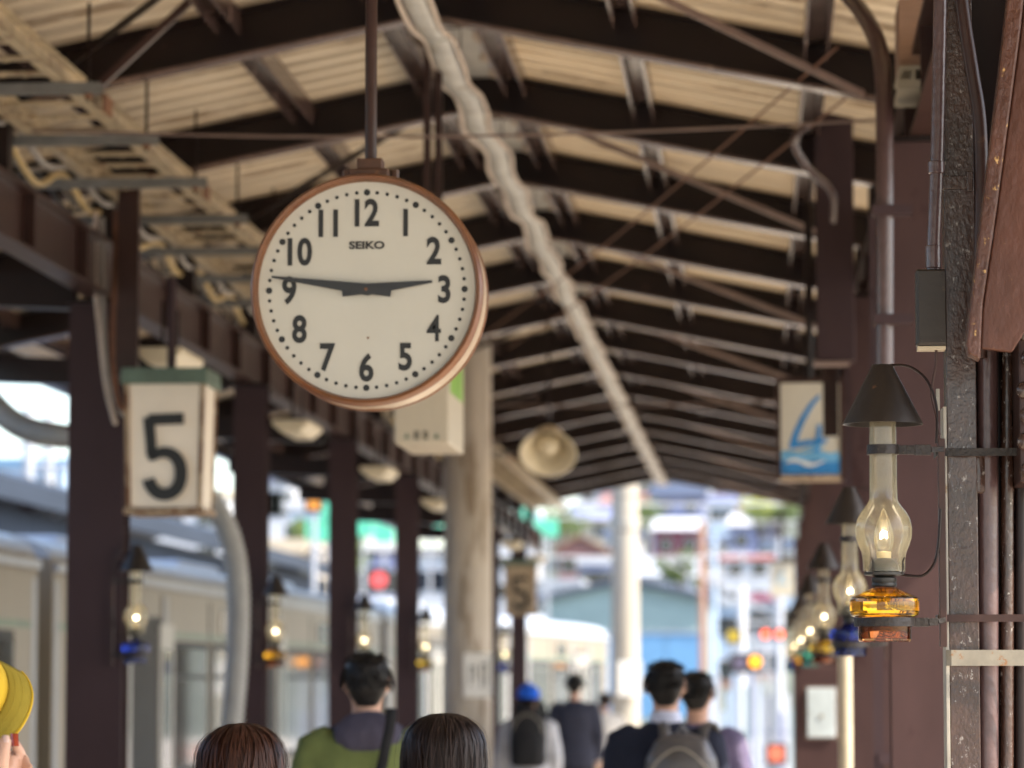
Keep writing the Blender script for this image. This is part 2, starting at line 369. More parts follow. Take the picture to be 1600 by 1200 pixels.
# girders along the column rows, eave beams, tie rods, braces
for (x, z0) in ((-3.08, 3.40), (.56, 3.40)):
    for i in range(1, 22, 2):
        y0, y1 = FR[i], FR[i]+4.496
        gb = MB().box(x-.06, x+.06, y0, y1, z0, z0+.016).box(x-.006, x+.006, y0, y1, z0+.016, z0+.25).box(x-.06, x+.06, y0, y1, z0+.25, z0+.266)
        for k in range(4): gb.box(x-.055, x+.055, y0+.5+k*1.1, y0+.512+k*1.1, z0+.017, z0+.249)
        gb.build('girder', m_steel, can, world=True)
for i in range(22):
    for x in (EL, ER):
        MB().box(x-.04, x+.04, FR[i]+.002, FR[i]+2.248, zb(x)-.06, zb(x)+.05).build('eave_beam', m_dark, can, world=True)
for y in FR:
    for x in (-3.08, .56):
        MB().box(x-.05, x+.05, y-.05, y+.05, 3.668, zb(x)-.002).build('stub_post', m_dark, can, world=True)
    if round((y-13.35)/2.25) % 6: continue
    pth = [(-3.05+3.6*t, y+.07, 3.86 - .05*math.sin(math.pi*t)) for t in [i/10 for i in range(11)]]
    MB().tube(pth, .006, 8).build('tie_rod', m_rod, can, smooth=True, world=True)
for i in range(-2, 7):
    y = 15.6 + 4.5*i
    if y+2.25 > 45: continue
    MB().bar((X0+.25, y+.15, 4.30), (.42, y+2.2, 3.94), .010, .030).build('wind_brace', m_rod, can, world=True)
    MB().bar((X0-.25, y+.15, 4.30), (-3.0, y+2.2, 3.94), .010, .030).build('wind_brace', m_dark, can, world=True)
for (a, b) in (((.30, 12.6, 4.0), (-2.0, 24.4, 4.14)), ((.36, 13.4, 3.95), (-1.9, 25.4, 4.14))):
    MB().tube([Vector(a).lerp(Vector(b), t/10)-Vector((0, 0, .05*math.sin(math.pi*t/10))) for t in range(11)], .005, 6).build('sag_rod', m_rust, can, smooth=True, world=True)
# outrigger arms from the left columns and right columns out to the eaves
CY = [15.6 + 4.5*k for k in range(-1, 7)]
for y in CY:
    MB().bar((-3.22, y, 3.44), (EL+.05, y, 3.50), .12, .16).build('outrigger', m_dark, can, world=True)
    MB().bar((.70, y, 3.44), (ER-.05, y, 3.50), .12, .16).build('outrigger', m_dark, can, world=True)

MB().bar(at(310, -10, 12.9), at(142, 146, 12.9), .03, .03).build('knee_brace', m_steel, can, world=True)
# ------------------------------------------------------------------ columns
def column(x0, x1, y, ztop, mat, label, group, right=False):
    c = thing('steel_column', label, 'column', ((x0+x1)/2, y, 0), 0, group)
    mb = MB(); xm = (x0+x1)/2; h = (x1-x0)/2; d = .085
    mb.box(-h, h, -d, -d+.014, 0, ztop).box(-h, h, d-.014, d, 0, ztop).box(-.007, .007, -d+.014, d-.014, 0, ztop)
    mb.build('shaft', mat, c)
    MB().box(-h-.06, h+.06, -d-.06, d+.06, .0, .02).build('base_plate', m_dark, c)
    MB().box(-h-.02, h+.02, -d-.02, d+.02, ztop, ztop+.018).build('cap_plate', m_dark, c)
    return c
NTH = ['nearest', 'second', 'third', 'fourth', 'fifth', 'sixth', 'seventh']
for k in range(7):
    y = 15.6+4.5*k
    if k == 0: lab = 'wide dark brown column at far left, left of the number 5 box sign'
    elif k == 1: lab = 'brown column behind the grey ribbed drainpipe, right of the number 5 sign'
    elif k == 2: lab = 'brown column just left of the man in the green jacket, third in the left row'
    elif k == 3: lab = 'brown column left of the weathered concrete pole, fourth in the left row'
    else: lab = NTH[k]+' brown column of the left row, past the weathered concrete pole'
    column(-3.23 if k == 0 else -3.16, -2.965, y, 3.38, m_col, lab, 'columns of the left row')
for k in range(-1, 7):
    y = 15.6+4.5*k
    if k == -1: lab = 'plum brown column directly behind the nearest oil lamp'
    elif k == 0: lab = 'plum brown column behind the number 4 sign and second oil lamp'
    else: lab = NTH[k]+' plum brown column beyond the number 4 sign, right row'
    column(.42, .72 if k < 0 else .69, y, 3.38, m_wall, lab, 'columns of the right row')
# cover panels between the right-hand columns
def panel_wall(y, x0, x1, label):
    t = thing('wall_panel', label, 'wall', ((x0+x1)/2, y, 0), 0, 'brown panels behind the right columns')
    w_ = (x1-x0)
    MB().box(-w_/2, w_/2, -.02, .02, .06, 3.36).build('sheet', m_wall, t)
    for fx in (-.5, -.02, .5): MB().box(fx*w_-.018, fx*w_+.018, -.034, -.021, .06, 3.36).build('batten', m_col, t)
    for z in (.62, 1.33, 2.3, 3.05): MB().box(-w_/2, w_/2, -.04, -.035, z-.02, z+.02).build('rail', m_col, t)
panel_wall(12.6, .43, 1.9, 'plum brown sheet wall behind the nearest lamp, right edge')
panel_wall(17.2, .45, 1.9, 'plum brown sheet wall beside the number 4 sign')

# I-section stub and cap on the near right column
p = at(1434, 118, 10.9)
t = thing('beam_stub', 'cream painted I-beam stub on top of the near right column', 'beam', (p.x, 10.9, p.z-.045))
MB().box(-.062, .085, -.02, .35, 0, .028).box(-.02, -.008, -.02, .35, .028, .062).box(-.062, .085, -.02, .35, .062, .075).build('profile', M('cream_beam_paint', (.45, .40, .30), .5, wear=(.2, .13, .08)), t)
MB().box(-.06, .09, 0, .3, .0752, .30).build('packing_block', M('sunlit_timber', (.34, .21, .14), .8, bump=.3, bscale=20, stretch=(1, 1, 6)), t)

# drop post that carries the number 4 sign
a = at(1304, 330, 15.2); b = at(1304, 566, 15.2)
t = thing('hanging_post', 'boxed brown post hanging from the canopy above the number 4 sign', 'post', (a.x, 15.2, b.z))
MB().box(-.085, .085, -.06, .06, 0, a.z-b.z+.5).build('shaft', m_col, t, bevel=.006)
MB().box(-.10, .06, -.075, .075, -.014, -.001).build('foot_plate', m_rod, t)

# brown conduit on the near right column
pp = [at(1290, -40, 11.5), at(1340, 10, 11.2), at(1372, 70, 10.95), at(1381, 150, 10.8), at(1382, 300, 10.75), at(1382, 500, 10.75), at(1382, 645, 10.75)]

t = thing('conduit_pipe', 'brown conduit rising behind the nearest lamp shade and bending left under the roof', 'pipe', pp[-1])
MB().lathe([(.034, 0), (.034, .09)], pp[-1]-Vector((0, 0, .02)), 14).build('end_fitting', m_pipe, t, smooth=True, world=True)
MB().tube(bez(pp, 8), .029, 12).build('pipe', m_pipe, t, smooth=True, world=True)
for z in (3.1, 2.75): MB().box(pp[-2].x-.037, pp[-2].x+.09, 10.70, 10.80, z, z+.03).build('clip', m_col, t, world=True)
pp = [at(1262, 195, 14), at(1240, 220, 14), at(1262, 262, 14.3), at(1300, 300, 14.6), at(1302, 345, 14.8)]
tag(MB().tube(bez(pp, 8), .017, 8).build('bent_conduit', m_purl, smooth=True), 'short curled pinkish conduit under the roof above the hanging post', 'pipe')

# ------------------------------------------------------------------ cable tray
TZ = 1.62+2.23
tr = thing('cable_tray', 'cream metal cable ladder tray hanging under the left roof slope', 'cable tray', (-2.8, 15.6, TZ))
xl, xr = -2.98, -2.61
for (x) in (xl, xr):
    for j in range(8):
        y0 = 9.0+4.5*j
        MB().box(x-.022, x-.018, y0, y0+4.49, TZ, TZ+.09).box(x-.018, x+.022, y0, y0+4.49, TZ, TZ+.006).box(x-.018, x+.022, y0, y0+4.49, TZ+.084, TZ+.09).build('side_rail', m_tray, tr, world=True)
rg = MB().box(xl+.024-xl, xr-.024-xl, -.028, .028, 0, .012)
for k in range(3): rg.lathe([(.014, -.006), (.014, .0)], (.08+k*.085, 0, -.0005), 8)
rgm = rg.mesh('rung')
for j in range(110):
    o = obj('rung', rgm, m_tray, tr); o.location = (xl+2.8, 9.05+.32*j-15.6, .018+random.uniform(-.002, .002))
m_stain = M('rust_joint', (.22, .10, .05), .7, var=.4)
for j in range(0, 20):
    y = 13.5-3.6+1.2*j
    t = thing('hanger_bar', '%s grey channel bar hanging under the cable tray, counted from the camera' % (['unseen front']*3+['first', 'second', 'third', 'fourth', 'fifth', 'sixth', 'seventh', 'eighth', 'ninth', 'tenth', 'eleventh', 'twelfth', 'thirteenth', 'fourteenth', 'fifteenth', 'sixteenth', 'seventeenth'])[j], 'hanger bar', (-2.88, y, TZ-.045), 0, 'channel bars carrying the cable tray') if j >= 2 else None
    if t is None: continue
    if j == 2: t['label'] = 'grey channel bar cut off by the top left corner under the tray'
    b0, b1 = -3.34, -2.45
    MB().box(b0+2.88, b1+2.88, -.02, .02, 0, .004).box(b0+2.88, b1+2.88, -.02, -.017, .004, .041).box(b0+2.88, b1+2.88, .017, .02, .004, .041).build('channel', m_strut, t)
    for x in (b0+.03, b1-.05):
        MB().tube([(x+2.88, 0, -.03), (x+2.88, 0, zb(x)-TZ+.15)], .0065, 6).build('hanger_rod', m_dark, t)
        MB().lathe([(.016, -.016), (.016, -.002)], (x+2.88, 0, 0), 6).build('nut', m_stain, t)
for j in range(10):
    y = 13.0+2.4*j
    o = MB().box(xr+.023, xr+.034, y, y+.16, TZ+.012, TZ+.08).build('splice_plate', m_stain, tr, world=True)
# cables slung between the bars, left of the tray
def sag_cable(x, dz, r, mat, ph, label):
    pts = []
    for j in range(0, 20):
        y = 13.5-3.6+1.2*j
        pts.append((x+random.uniform(-.01, .01), y, TZ+dz+.02)); pts.append((x+random.uniform(-.012, .012), y+.6, TZ+dz-.03-ph*random.uniform(.3, .8)))
    tag(MB().tube(bez(pts, 5), r, 8).build('slung_cable', mat, smooth=True), label, 'cable', 'cables slung along the tray')
sag_cable(-3.10, -.0, .016, m_cable_y, .10, 'cream yellow cable drooping in loops left of the tray')
sag_cable(-3.16, .02, .013, m_cable_g, .05, 'thin grey cable slung beside the cream yellow cable')
sag_cable(-3.05, .02, .014, m_cable_g, .03, 'grey cable slung between the yellow cable and the tray')
sag_cable(-3.21, .0, .012, m_cable_k, .07, 'black cable at the outer side of the slung bundle')

# cables dropping down the first column, to the number 5 sign
for (pts, r, mat, lab) in (
    ([(150, 330), (148, 430), (156, 520), (165, 600), (178, 655), (182, 662)], .011, m_trim, 'cream conduit running down the right edge of the far left column'),
    ([(182, 330), (180, 420), (176, 500), (176, 570), (184, 630), (196, 642)], .014, m_rust, 'rusty brown conduit dropping to the number 5 sign'),
    ([(160, 340), (161, 470), (168, 580), (186, 640), (198, 650)], .011, m_cable_g, 'thin grey wire dropping beside the rusty conduit')):
    tag(MB().tube(bez([at(x, y, 15.35) for x, y in pts], 6), r, 8).build('drop_cable', mat, smooth=True), lab, 'cable', 'cables down the first left column')

# ribbed drainpipe
def ribbed(pts, r, label, Y=None):
    P = bez(pts, 14); Q = []; acc = [0]
    for i in range(1, len(P)): acc.append(acc[-1]+(P[i]-P[i-1]).length)
    n = int(acc[-1]/.009); rr = []
    j = 0
    for i in range(n+1):
        d = acc[-1]*i/n
        while j < len(P)-2 and acc[j+1] < d: j += 1
        tt = (d-acc[j])/max(1e-6, acc[j+1]-acc[j]); Q.append(P[j].lerp(P[j+1], tt)); rr.append(r + .010*math.sin(i*math.pi/2))
    return tag(MB().tube(Q, rr, 16).build('ribbed_drainpipe', M('grey_ribbed_plastic', (.33, .33, .32), .45, var=.12), smooth='all'), label, 'pipe')
ribbed([at(-60, 560, 18.6), at(-20, 620, 18.4), at(30, 665, 18.2), at(100, 682, 18), at(200, 690, 18), at(280, 735, 18), at(335, 790, 18), at(362, 850, 18), at(372, 930, 18), at(370, 1030, 18), at(362, 1130, 18), at(356, 1250, 18), Vector((at(356, 1250, 18).x, 18, .0))], .060, 'grey ribbed drainpipe curving down in front of the second left column')

# fluorescent fixtures under the left girder
for k in range(7):
    y = 15.9+4.45*k
    t = thing('strip_light', '%s cream trough light under the left girder, counted from the camera' % NTH[k], 'light', (-2.82, y, 3.13), 0, 'trough lights under the left girder')
    MB().prism([(-.11, .02), (-.05, -.03), (.05, -.03), (.11, .02), (.11, .05), (-.11, .05)], -.32, .32).build('housing', m_cream, t, bevel=.006)
    for s in (-.2, .2): MB().tube([(0, s, .05), (0, s, .28)], .008, 6).build('stem', m_dark, t)

# concrete poles
p = at(731, 1000, 26.2)
t = thing('concrete_pole', 'weathered brown grey concrete pole standing on the platform right of the hanging box', 'pole', (p.x, 26.2, 0))
MB().lathe([(.195, 0), (.19, 1.5), (.182, 4.3), (.17, 8)], n=32).build('shaft', m_conc, t, smooth=True)
q = at(747, 1055, 25.9)
MB().box(q.x-p.x-.12, q.x-p.x+.10, -.215, -.2, q.z-.17, q.z+.17).build('notice_plate', m_white, t)
for (ux, uz, uw, uh) in ((-.07, .0, .012, .16), (-.03, .02, .012, .11), (.02, .0, .012, .18), (.055, .01, .012, .18), (-.05, .06, .05, .012), (.04, .08, .05, .012)):
    MB().box(q.x-p.x+ux-uw/2, q.x-p.x+ux+uw/2, -.2165, -.2152, q.z+uz-uh/2, q.z+uz+uh/2).build('notice_stroke', m_black, t)
p = at(977, 1000, 49)
t = thing('concrete_pole', 'sunlit pale concrete pole just past the canopy end', 'pole', (p.x, 49, -1.1))
MB().lathe([(.215, 0), (.2, 4), (.19, 6.9), (.17, 11)], n=28).build('shaft', m_concp, t, smooth=True)
q = at(984, 1060, 48.7)
MB().box(q.x-p.x-.17, q.x-p.x+.17, -.245, -.225, q.z+1.1-.25, q.z+1.1+.25).build('notice_plate', m_white, t)
q = at(977, 818, 49)
MB().lathe([(.22, -.09), (.22, .09)], (0, 0, q.z+1.1), 24).build('steel_band', m_galv, t)

# hanging enamel lamp
p = at(857, 702, 23.6)
t = thing('pendant_lamp', 'cream enamel dish pendant lamp hanging from the ridge', 'lamp', (p.x, 23.6, p.z)); t.scale = (.9, .9, .9); TL = Matrix.Rotation(R(-48), 4, 'X')
MB().shell([(.055, .19), (.11, .165), (.135, .11), (.15, .05), (.19, .0), (.225, -.06), (.218, -.062), (.183, -.004), (.143, .045), (.128, .105), (.1, .155), (.05, .18)], n=32, m=TL).build('shade', m_cream, t, smooth='all')
MB().lathe([(.055, .17), (.055, .25), (.02, .27)], n=16, m=TL).build('cap', m_dark, t, smooth=True)
MB().ell(TL @ Vector((0, 0, .06)), (.085, .085, .085)).build('bulb', m_cream, t, smooth='all')
MB().tube([TL @ Vector((0, 0, .24)), (0, TL.to_3x3()[1][2]*.2, .25), (0, .02, .36), (0, .02, (4.3-p.z)/.9)], .012, 8).build('stem', m_dark, t)
# ------------------------------------------------------------------ station clock
c = at(573, 453, 8.4)
ck = thing('station_clock', 'round double-faced hanging station clock with white dial and rust brown rim', 'clock', c)
m_dial = M('clock_dial', (.55, .525, .455), .45, var=.04, scale=3)
m_rim = M('clock_rim_rust', (.17, .062, .020), .42, var=.22, scale=14, wear=(.15, .045, .014), wthr=.57, wscale=9, coat=.05)
m_rim2 = M('clock_bracket_brown', (.085, .034, .016), .5, var=.3, scale=20, wear=(.2, .08, .03), wthr=.62, wscale=20)
m_body = M('clock_drum', (.52, .40, .28), .35, var=.15, scale=10, wear=(.3, .12, .04), wthr=.58, wscale=8, coat=.2)  # drum side coloured cream for the light it catches
m_hand = M('clock_hand', (.02, .022, .026), .4, var=.1)
MB().lathe([(.0001, .0), (.276, .0), (.276, .01), (.0001, .01)], n=96, axis='y').build('dial', m_dial, ck)
MB().lathe([(.2755, -.004), (.281, -.022), (.288, -.024), (.2945, -.014), (.296, .012), (.2935, .03), (.2755, .03)], n=96, axis='y', closed=True).build('front_rim', m_rim, ck, smooth=True)
MB().lathe([(.2925, .031), (.2925, .150), (.02, .150), (.02, .031)], n=96, axis='y', closed=True).build('drum', m_body, ck, smooth=True)
MB().lathe([(.276, .151), (.294, .151), (.296, .165), (.289, .178), (.276, .170)], n=96, axis='y', closed=True).build('rear_rim', m_rim, ck, smooth=True)
for n_ in range(1, 13):
    a = R(30*n_)
    o = obj('numeral', text_mesh(str(n_), .094, sx=.80, bold=.0012 if n_ == 4 else .0029), m_black, ck); o.location = (.197*math.sin(a), -.0012, .197*math.cos(a)-.0)
dm = MB().lathe([(.0048, -.0012), (.0048, .0)], n=10, axis='y').mesh('dot'); hm = MB().lathe([(.0082, -.0014), (.0082, .0)], n=14, axis='y').mesh('dot')
for i in range(60):
    a = R(6*i); o = obj('minute_dot', hm if i % 5 == 0 else dm, m_black, ck); o.location = (.2485*math.sin(a), -.0003, .2485*math.cos(a))
o = obj('maker_name', text_mesh('SEIKO', .026, sx=1.3, bold=.0009), m_black, ck); o.location = (.0, -.0012, .114)
o = obj('key_hole', MB().lathe([(.003, -.002), (.003, 0)], n=8, axis='y').mesh('k'), m_rim, ck); o.location = (.004, 0, -.122)
def hand(L, tail, w0, wt, tip, ang, y):
    m = Matrix.Rotation(R(ang), 3, 'Y')
    P = [(-wt/2, -tail), (wt/2, -tail), (wt/2, -.008), (w0/2, 0), (tip/2, L), (-tip/2, L), (-w0/2, 0), (-wt/2, -.008)]
    mb = MB().prism(P, y-.003, y); mb.v = [tuple(m @ Vector(v)) for v in mb.v]; return mb
hand(.168, .062, .031, .022, .006, 83.5, -.008).build('hour_hand', m_hand, ck)
hand(.243, .064, .030, .022, .005, 278, -.013).build('minute_hand', m_hand, ck)
MB().lathe([(.004, -.02), (.004, -.0165)], n=12, axis='y').build('pivot', m_rim, ck)
MB().box(-.05, .05, .03, .13, .288, .315).cbox((-.0, .08, .33), (.065, .06, .03)).build('top_bracket', m_rim2, ck, bevel=.004)
for s in (-1, 1): MB().lathe([(.011, .0), (.011, .028)], (s*.062, .08, .289), 6).build('bolt', m_rim2, ck)
MB().tube([(0, .08, .33), (0, .08, 4.35-c.z)], .0155, 14).build('hanger_pipe', m_steel, ck, smooth=True)

# ------------------------------------------------------------------ number 5 box signs
m_sign = M('sign_panel_white', (.84, .75, .63), .5, var=.06, scale=3, wear=(.45, .36, .26), wthr=.7, wscale=5)
m_sframe = M('sign_frame_rusted', (.34, .25, .16), .6, var=.3, scale=9, wear=(.15, .07, .03), wthr=.5, wscale=10)
m_green = M('green_cap_paint', (.10, .15, .115), .5, var=.25, scale=8, wear=(.2, .17, .12), wthr=.64)
G5 = [(243, 648), (243, 656), (246, 685), (247.5, 709), (252, 707.5), (262, 703.5), (275, 704), (287, 712), (294, 727), (293.5, 748), (285, 763), (271, 769), (257, 766), (247, 755), (243.5, 745)]
def sign5(loc, label, panel):
    t = thing('box_sign', label, 'sign', loc, 0, 'platform number 5 box signs')
    W, H, D, TP = .172, .275, .17, .012
    P = []
    for (z, w_) in ((-H, W-TP), (H, W)):
        P += [(-w_, -D+(.0 if z > 0 else TP), z), (w_, -D+(.0 if z > 0 else TP), z), (w_, D-(.0 if z > 0 else TP), z), (-w_, D-(.0 if z > 0 else TP), z)]
    MB().add(P, [(3,2,1,0),(4,5,6,7),(0,1,5,4),(1,2,6,5),(2,3,7,6),(3,0,4,7)]).build('lantern_box', panel, t)
    e = []
    for (sx, sy) in ((-1, -1), (1, -1), (1, 1), (-1, 1)):
        MB().bar((sx*(W-TP), sy*(D-TP), -H-.004), (sx*W, sy*D, H), .02, .02, up=(0, 1, 0)).build('frame_edge', m_sframe, t)
    MB().box(-W-.008, W+.008, -D-.006, D+.006, -H-.03, -H-.004).build('bottom_frame', m_sframe, t)
    MB().prism([(-W-.025, H+.001), (W+.025, H+.001), (W+.02, H+.072), (-W-.02, H+.072)], -D-.03, D+.03).build('cap', m_green, t, bevel=.004)
    MB().tube([(0, 0, H+.07), (0, 0, H+.5)], .02, 10).build('hanger', m_col, t)
    k = 15.0/5256
    pts = [((x-267)*k, (692-y)*k) for x, y in G5]
    sm_ = bez([(a, 0, b) for a, b in pts[2:]], 4); pts2 = [(v.x, v.z) for v in sm_]
    tl = TP/(2*H)
    for mb in (MB().ribbon([pts[0], pts[1], pts[2], pts[3]], [.052, .050, .048, .046], -D-.003, .003), MB().ribbon([((242-267)*k, (692-652)*k), ((298-267)*k, (692-650)*k)], .050, -D-.0062, .003),
               MB().ribbon(pts2[4:], [.040+.016*min(1, i/18) for i in range(len(pts2)-4)], -D-.0094, .003)):
        mb.build('figure_stroke', m_black, t)
    return t
p = at(267, 700, 15.0)
sign5(p, 'white box sign with black figure 5 and green cap beside the far left column', m_sign)
p = at(814, 921, 39.3)
m_sign2 = M('sign_panel_tan', (.40, .31, .21), .55, var=.1, scale=3)
t = sign5((p.x, 39.3, p.z), 'distant tan box sign with figure 5 on the left column row', m_sign2)
t['group'] = 'platform number 5 box signs'
# sign hanger plate behind number 5
a = at(201, 400, 15.3); b = at(201, 588, 15.3)
tag(MB().box(a.x-.05, a.x+.05, 15.28, 15.32, b.z, zb(a.x)).build('hanger_plate', m_steel), 'vertical brown plate above the number 5 sign, behind the hanging cables', 'plate')

# ------------------------------------------------------------------ number 4 sign
m_blue = M('sign_blue_ink', (.03, .22, .52), .5, var=.25, scale=12)
m_blue2 = M('sign_light_blue_ink', (.16, .42, .66), .5, var=.2, scale=12)
p = at(1266, 670, 16.4); k = 16.4/5256
t = thing('box_sign', 'white sign with blue brushed figure 4 and blue wave under the right row', 'sign', p, 0)
MB().box(-.145, .145, 0, .16, -.225, .225).build('panel', M('sign4_panel', (.62, .57, .47), .5, var=.05), t)
for (x0_, x1_, z0_, z1_, n_) in ((-.165, -.145, -.25, .25, 's'), (.145, .165, -.25, .25, 's'), (-.145, .145, -.25, -.225, 'b'), (-.145, .145, .225, .25, 't')):
    MB().box(x0_, x1_, -.012, .17, z0_, z1_).build('frame_edge', m_sframe if n_ == 'b' else m_steel, t)
def S(pts): return [((x-1266)*k, (670-y)*k) for x, y in pts]
for (pts, wd, y, mt) in ((S([(1281, 618), (1268, 632), (1254, 655), (1244, 678), (1238, 697)]), [.014, .022, .028, .03, .034], -.001, m_blue), (S([(1234, 697), (1262, 692), (1292, 688)]), [.03, .026, .02], -.0035, m_blue),
    (S([(1280, 664), (1279, 685), (1275, 706)]), [.02, .026, .034], -.006, m_blue), (S([(1250, 706), (1268, 700), (1288, 697)]), [.006, .016, .008], -.0085, m_blue2)):
    MB().ribbon(pts, wd, y, .002).build('figure_stroke', mt, t)
MB().box(-.143, .143, -.003, -.0005, -.223, -.15).build('wave_band', m_blue, t)
MB().ribbon([(-.14+.028*i, -.135+.008*math.sin(i*1.3)) for i in range(11)], .045, -.0036, .002).build('wave_band', m_blue2, t)
MB().ribbon([(-.12+.024*i, -.165+.012*math.sin(i*.9)) for i in range(9)], [.006, .016, .02, .016, .022, .02, .014, .01, .004], -.0062, .002).build('wave_crest', m_white, t)
MB().tube([(0, .08, .25), (0, .08, zb(.25)-p.z)], .02, 8).build('hanger', m_dark, t)
a = at(1297, 565, 15.7); b = at(1297, 682, 15.7)
tag(MB().box(a.x-.035, a.x+.035, 15.68, 15.72, b.z, a.z+.3).build('hanger_strap', m_steel, bevel=.004), 'brown flat strap hanging in front of the number 4 sign', 'strap')
# the small pale sign further down the right row
p = at(1222, 905, 47); t = thing('box_sign', 'small pale hanging sign far down the right row', 'sign', p)
MB().box(-.16, .16, 0, .16, -.24, .24).build('panel', M('pale_sign_panel', (.5, .47, .38), .5), t)
MB().box(-.17, .17, -.01, .17, .241, .27).build('frame_edge', m_steel, t)
MB().ribbon([(.03, .1), (-.06, -.05), (.08, -.05)], .03, -.001).build('figure_stroke', m_blue2, t)
MB().tube([(0, .08, .27), (0, .08, 1.0)], .02, 8).build('hanger', m_dark, t)

# ------------------------------------------------------------------ hanging box below the ridge
x0_, x1_ = -1.53, -1.30; zb0 = at(660, 693, 14).z
t = thing('hanging_box', 'cream hanging equipment box with small dark marks behind the clock', 'box', ((x0_+x1_)/2, 14, zb0))
m_box = M('box_cream', (.56, .49, .38), .5, var=.08, scale=3, wear=(.45, .36, .25), wthr=.68, wscale=5, stretch=(3, 3, .5))
MB().box(-.115, .115, 0, .7, 0, .5).build('casing', m_box, t, bevel=.008)
MB().box(.1155, .118, .05, .62, .22, .47).build('green_panel', M('lime_green_panel', (.22, .42, .06), .5), t)
MB().prism([(-.075, .022), (-.05, .022), (-.0625, .045)], -.002, -.0005).build('mark', m_green, t)
MB().prism([(.05, .022), (.075, .022), (.0625, .045)], -.002, -.0005).build('mark', m_green, t)
for (a, b, h) in ((-.03, -.024, .034), (-.018, -.012, .034), (.008, .014, .034), (.02, .026, .034)): MB().box(a, b, -.002, -.0005, .018, .018+h).build('mark', m_black, t)
for (z) in (.02, .034, .048): MB().box(-.03, -.012, -.0036, -.0021, z, z+.004).build('mark', m_black, t)
for (z) in (.02, .046): MB().box(.008, .026, -.0036, -.0021, z, z+.004).build('mark', m_black, t)
for xx in (.018, .066): MB().box(xx-.015, xx+.015, .02, .05, .5, 4.5-zb0).build('hanger_angle', m_steel, t)
for z in (.75, 1.1, 1.4): MB().box(.0, .084, .0505, .056, z, z+.04).build('batten_plate', m_dark, t)

# ------------------------------------------------------------------ oil lamps
m_shade = M('lamp_shade_iron', (.016, .0105, .0075), .45, var=.35, scale=22, bump=.12, bscale=60, wear=(.12, .055, .025), wthr=.63, wscale=26, rvar=.15)
m_iron = M('lamp_iron', (.024, .018, .015), .45, metal=.3, var=.4, scale=40, bump=.3, bscale=120, wear=(.17, .12, .08), wthr=.62, wscale=60)
m_burn = M('burner_metal', (.028, .026, .023), .45, metal=.1, var=.4, scale=50, bump=.15, bscale=90)
m_chim = glass('chimney_glass', (.99, .97, .9), .03, haze=.12, hcol=(.97, .86, .62))
m_bulbg = glass('bulb_glass', (.99, .97, .9), .02, haze=.05)
m_fila = emitter('glowing_filament', (1.0, .86, .64), 7)
m_cand = M('candle_socket', (.75, .62, .36), .5, var=.08)
AMB = solid_glass('amber_glass', (1.0, .70, .16)); RED = solid_glass('dark_amber_glass', (.88, .42, .18))
BLU = solid_glass('blue_glass', (.13, .22, .66)); BLK = solid_glass('navy_glass', (.18, .28, .70))
GRN = solid_glass('green_glass', (.3, .65, .55)); YEL = solid_glass('yellow_glass', (1.0, .82, .28))
m_oil_sh = M('amber_shoulder', (.45, .15, .03), .35, var=.2)
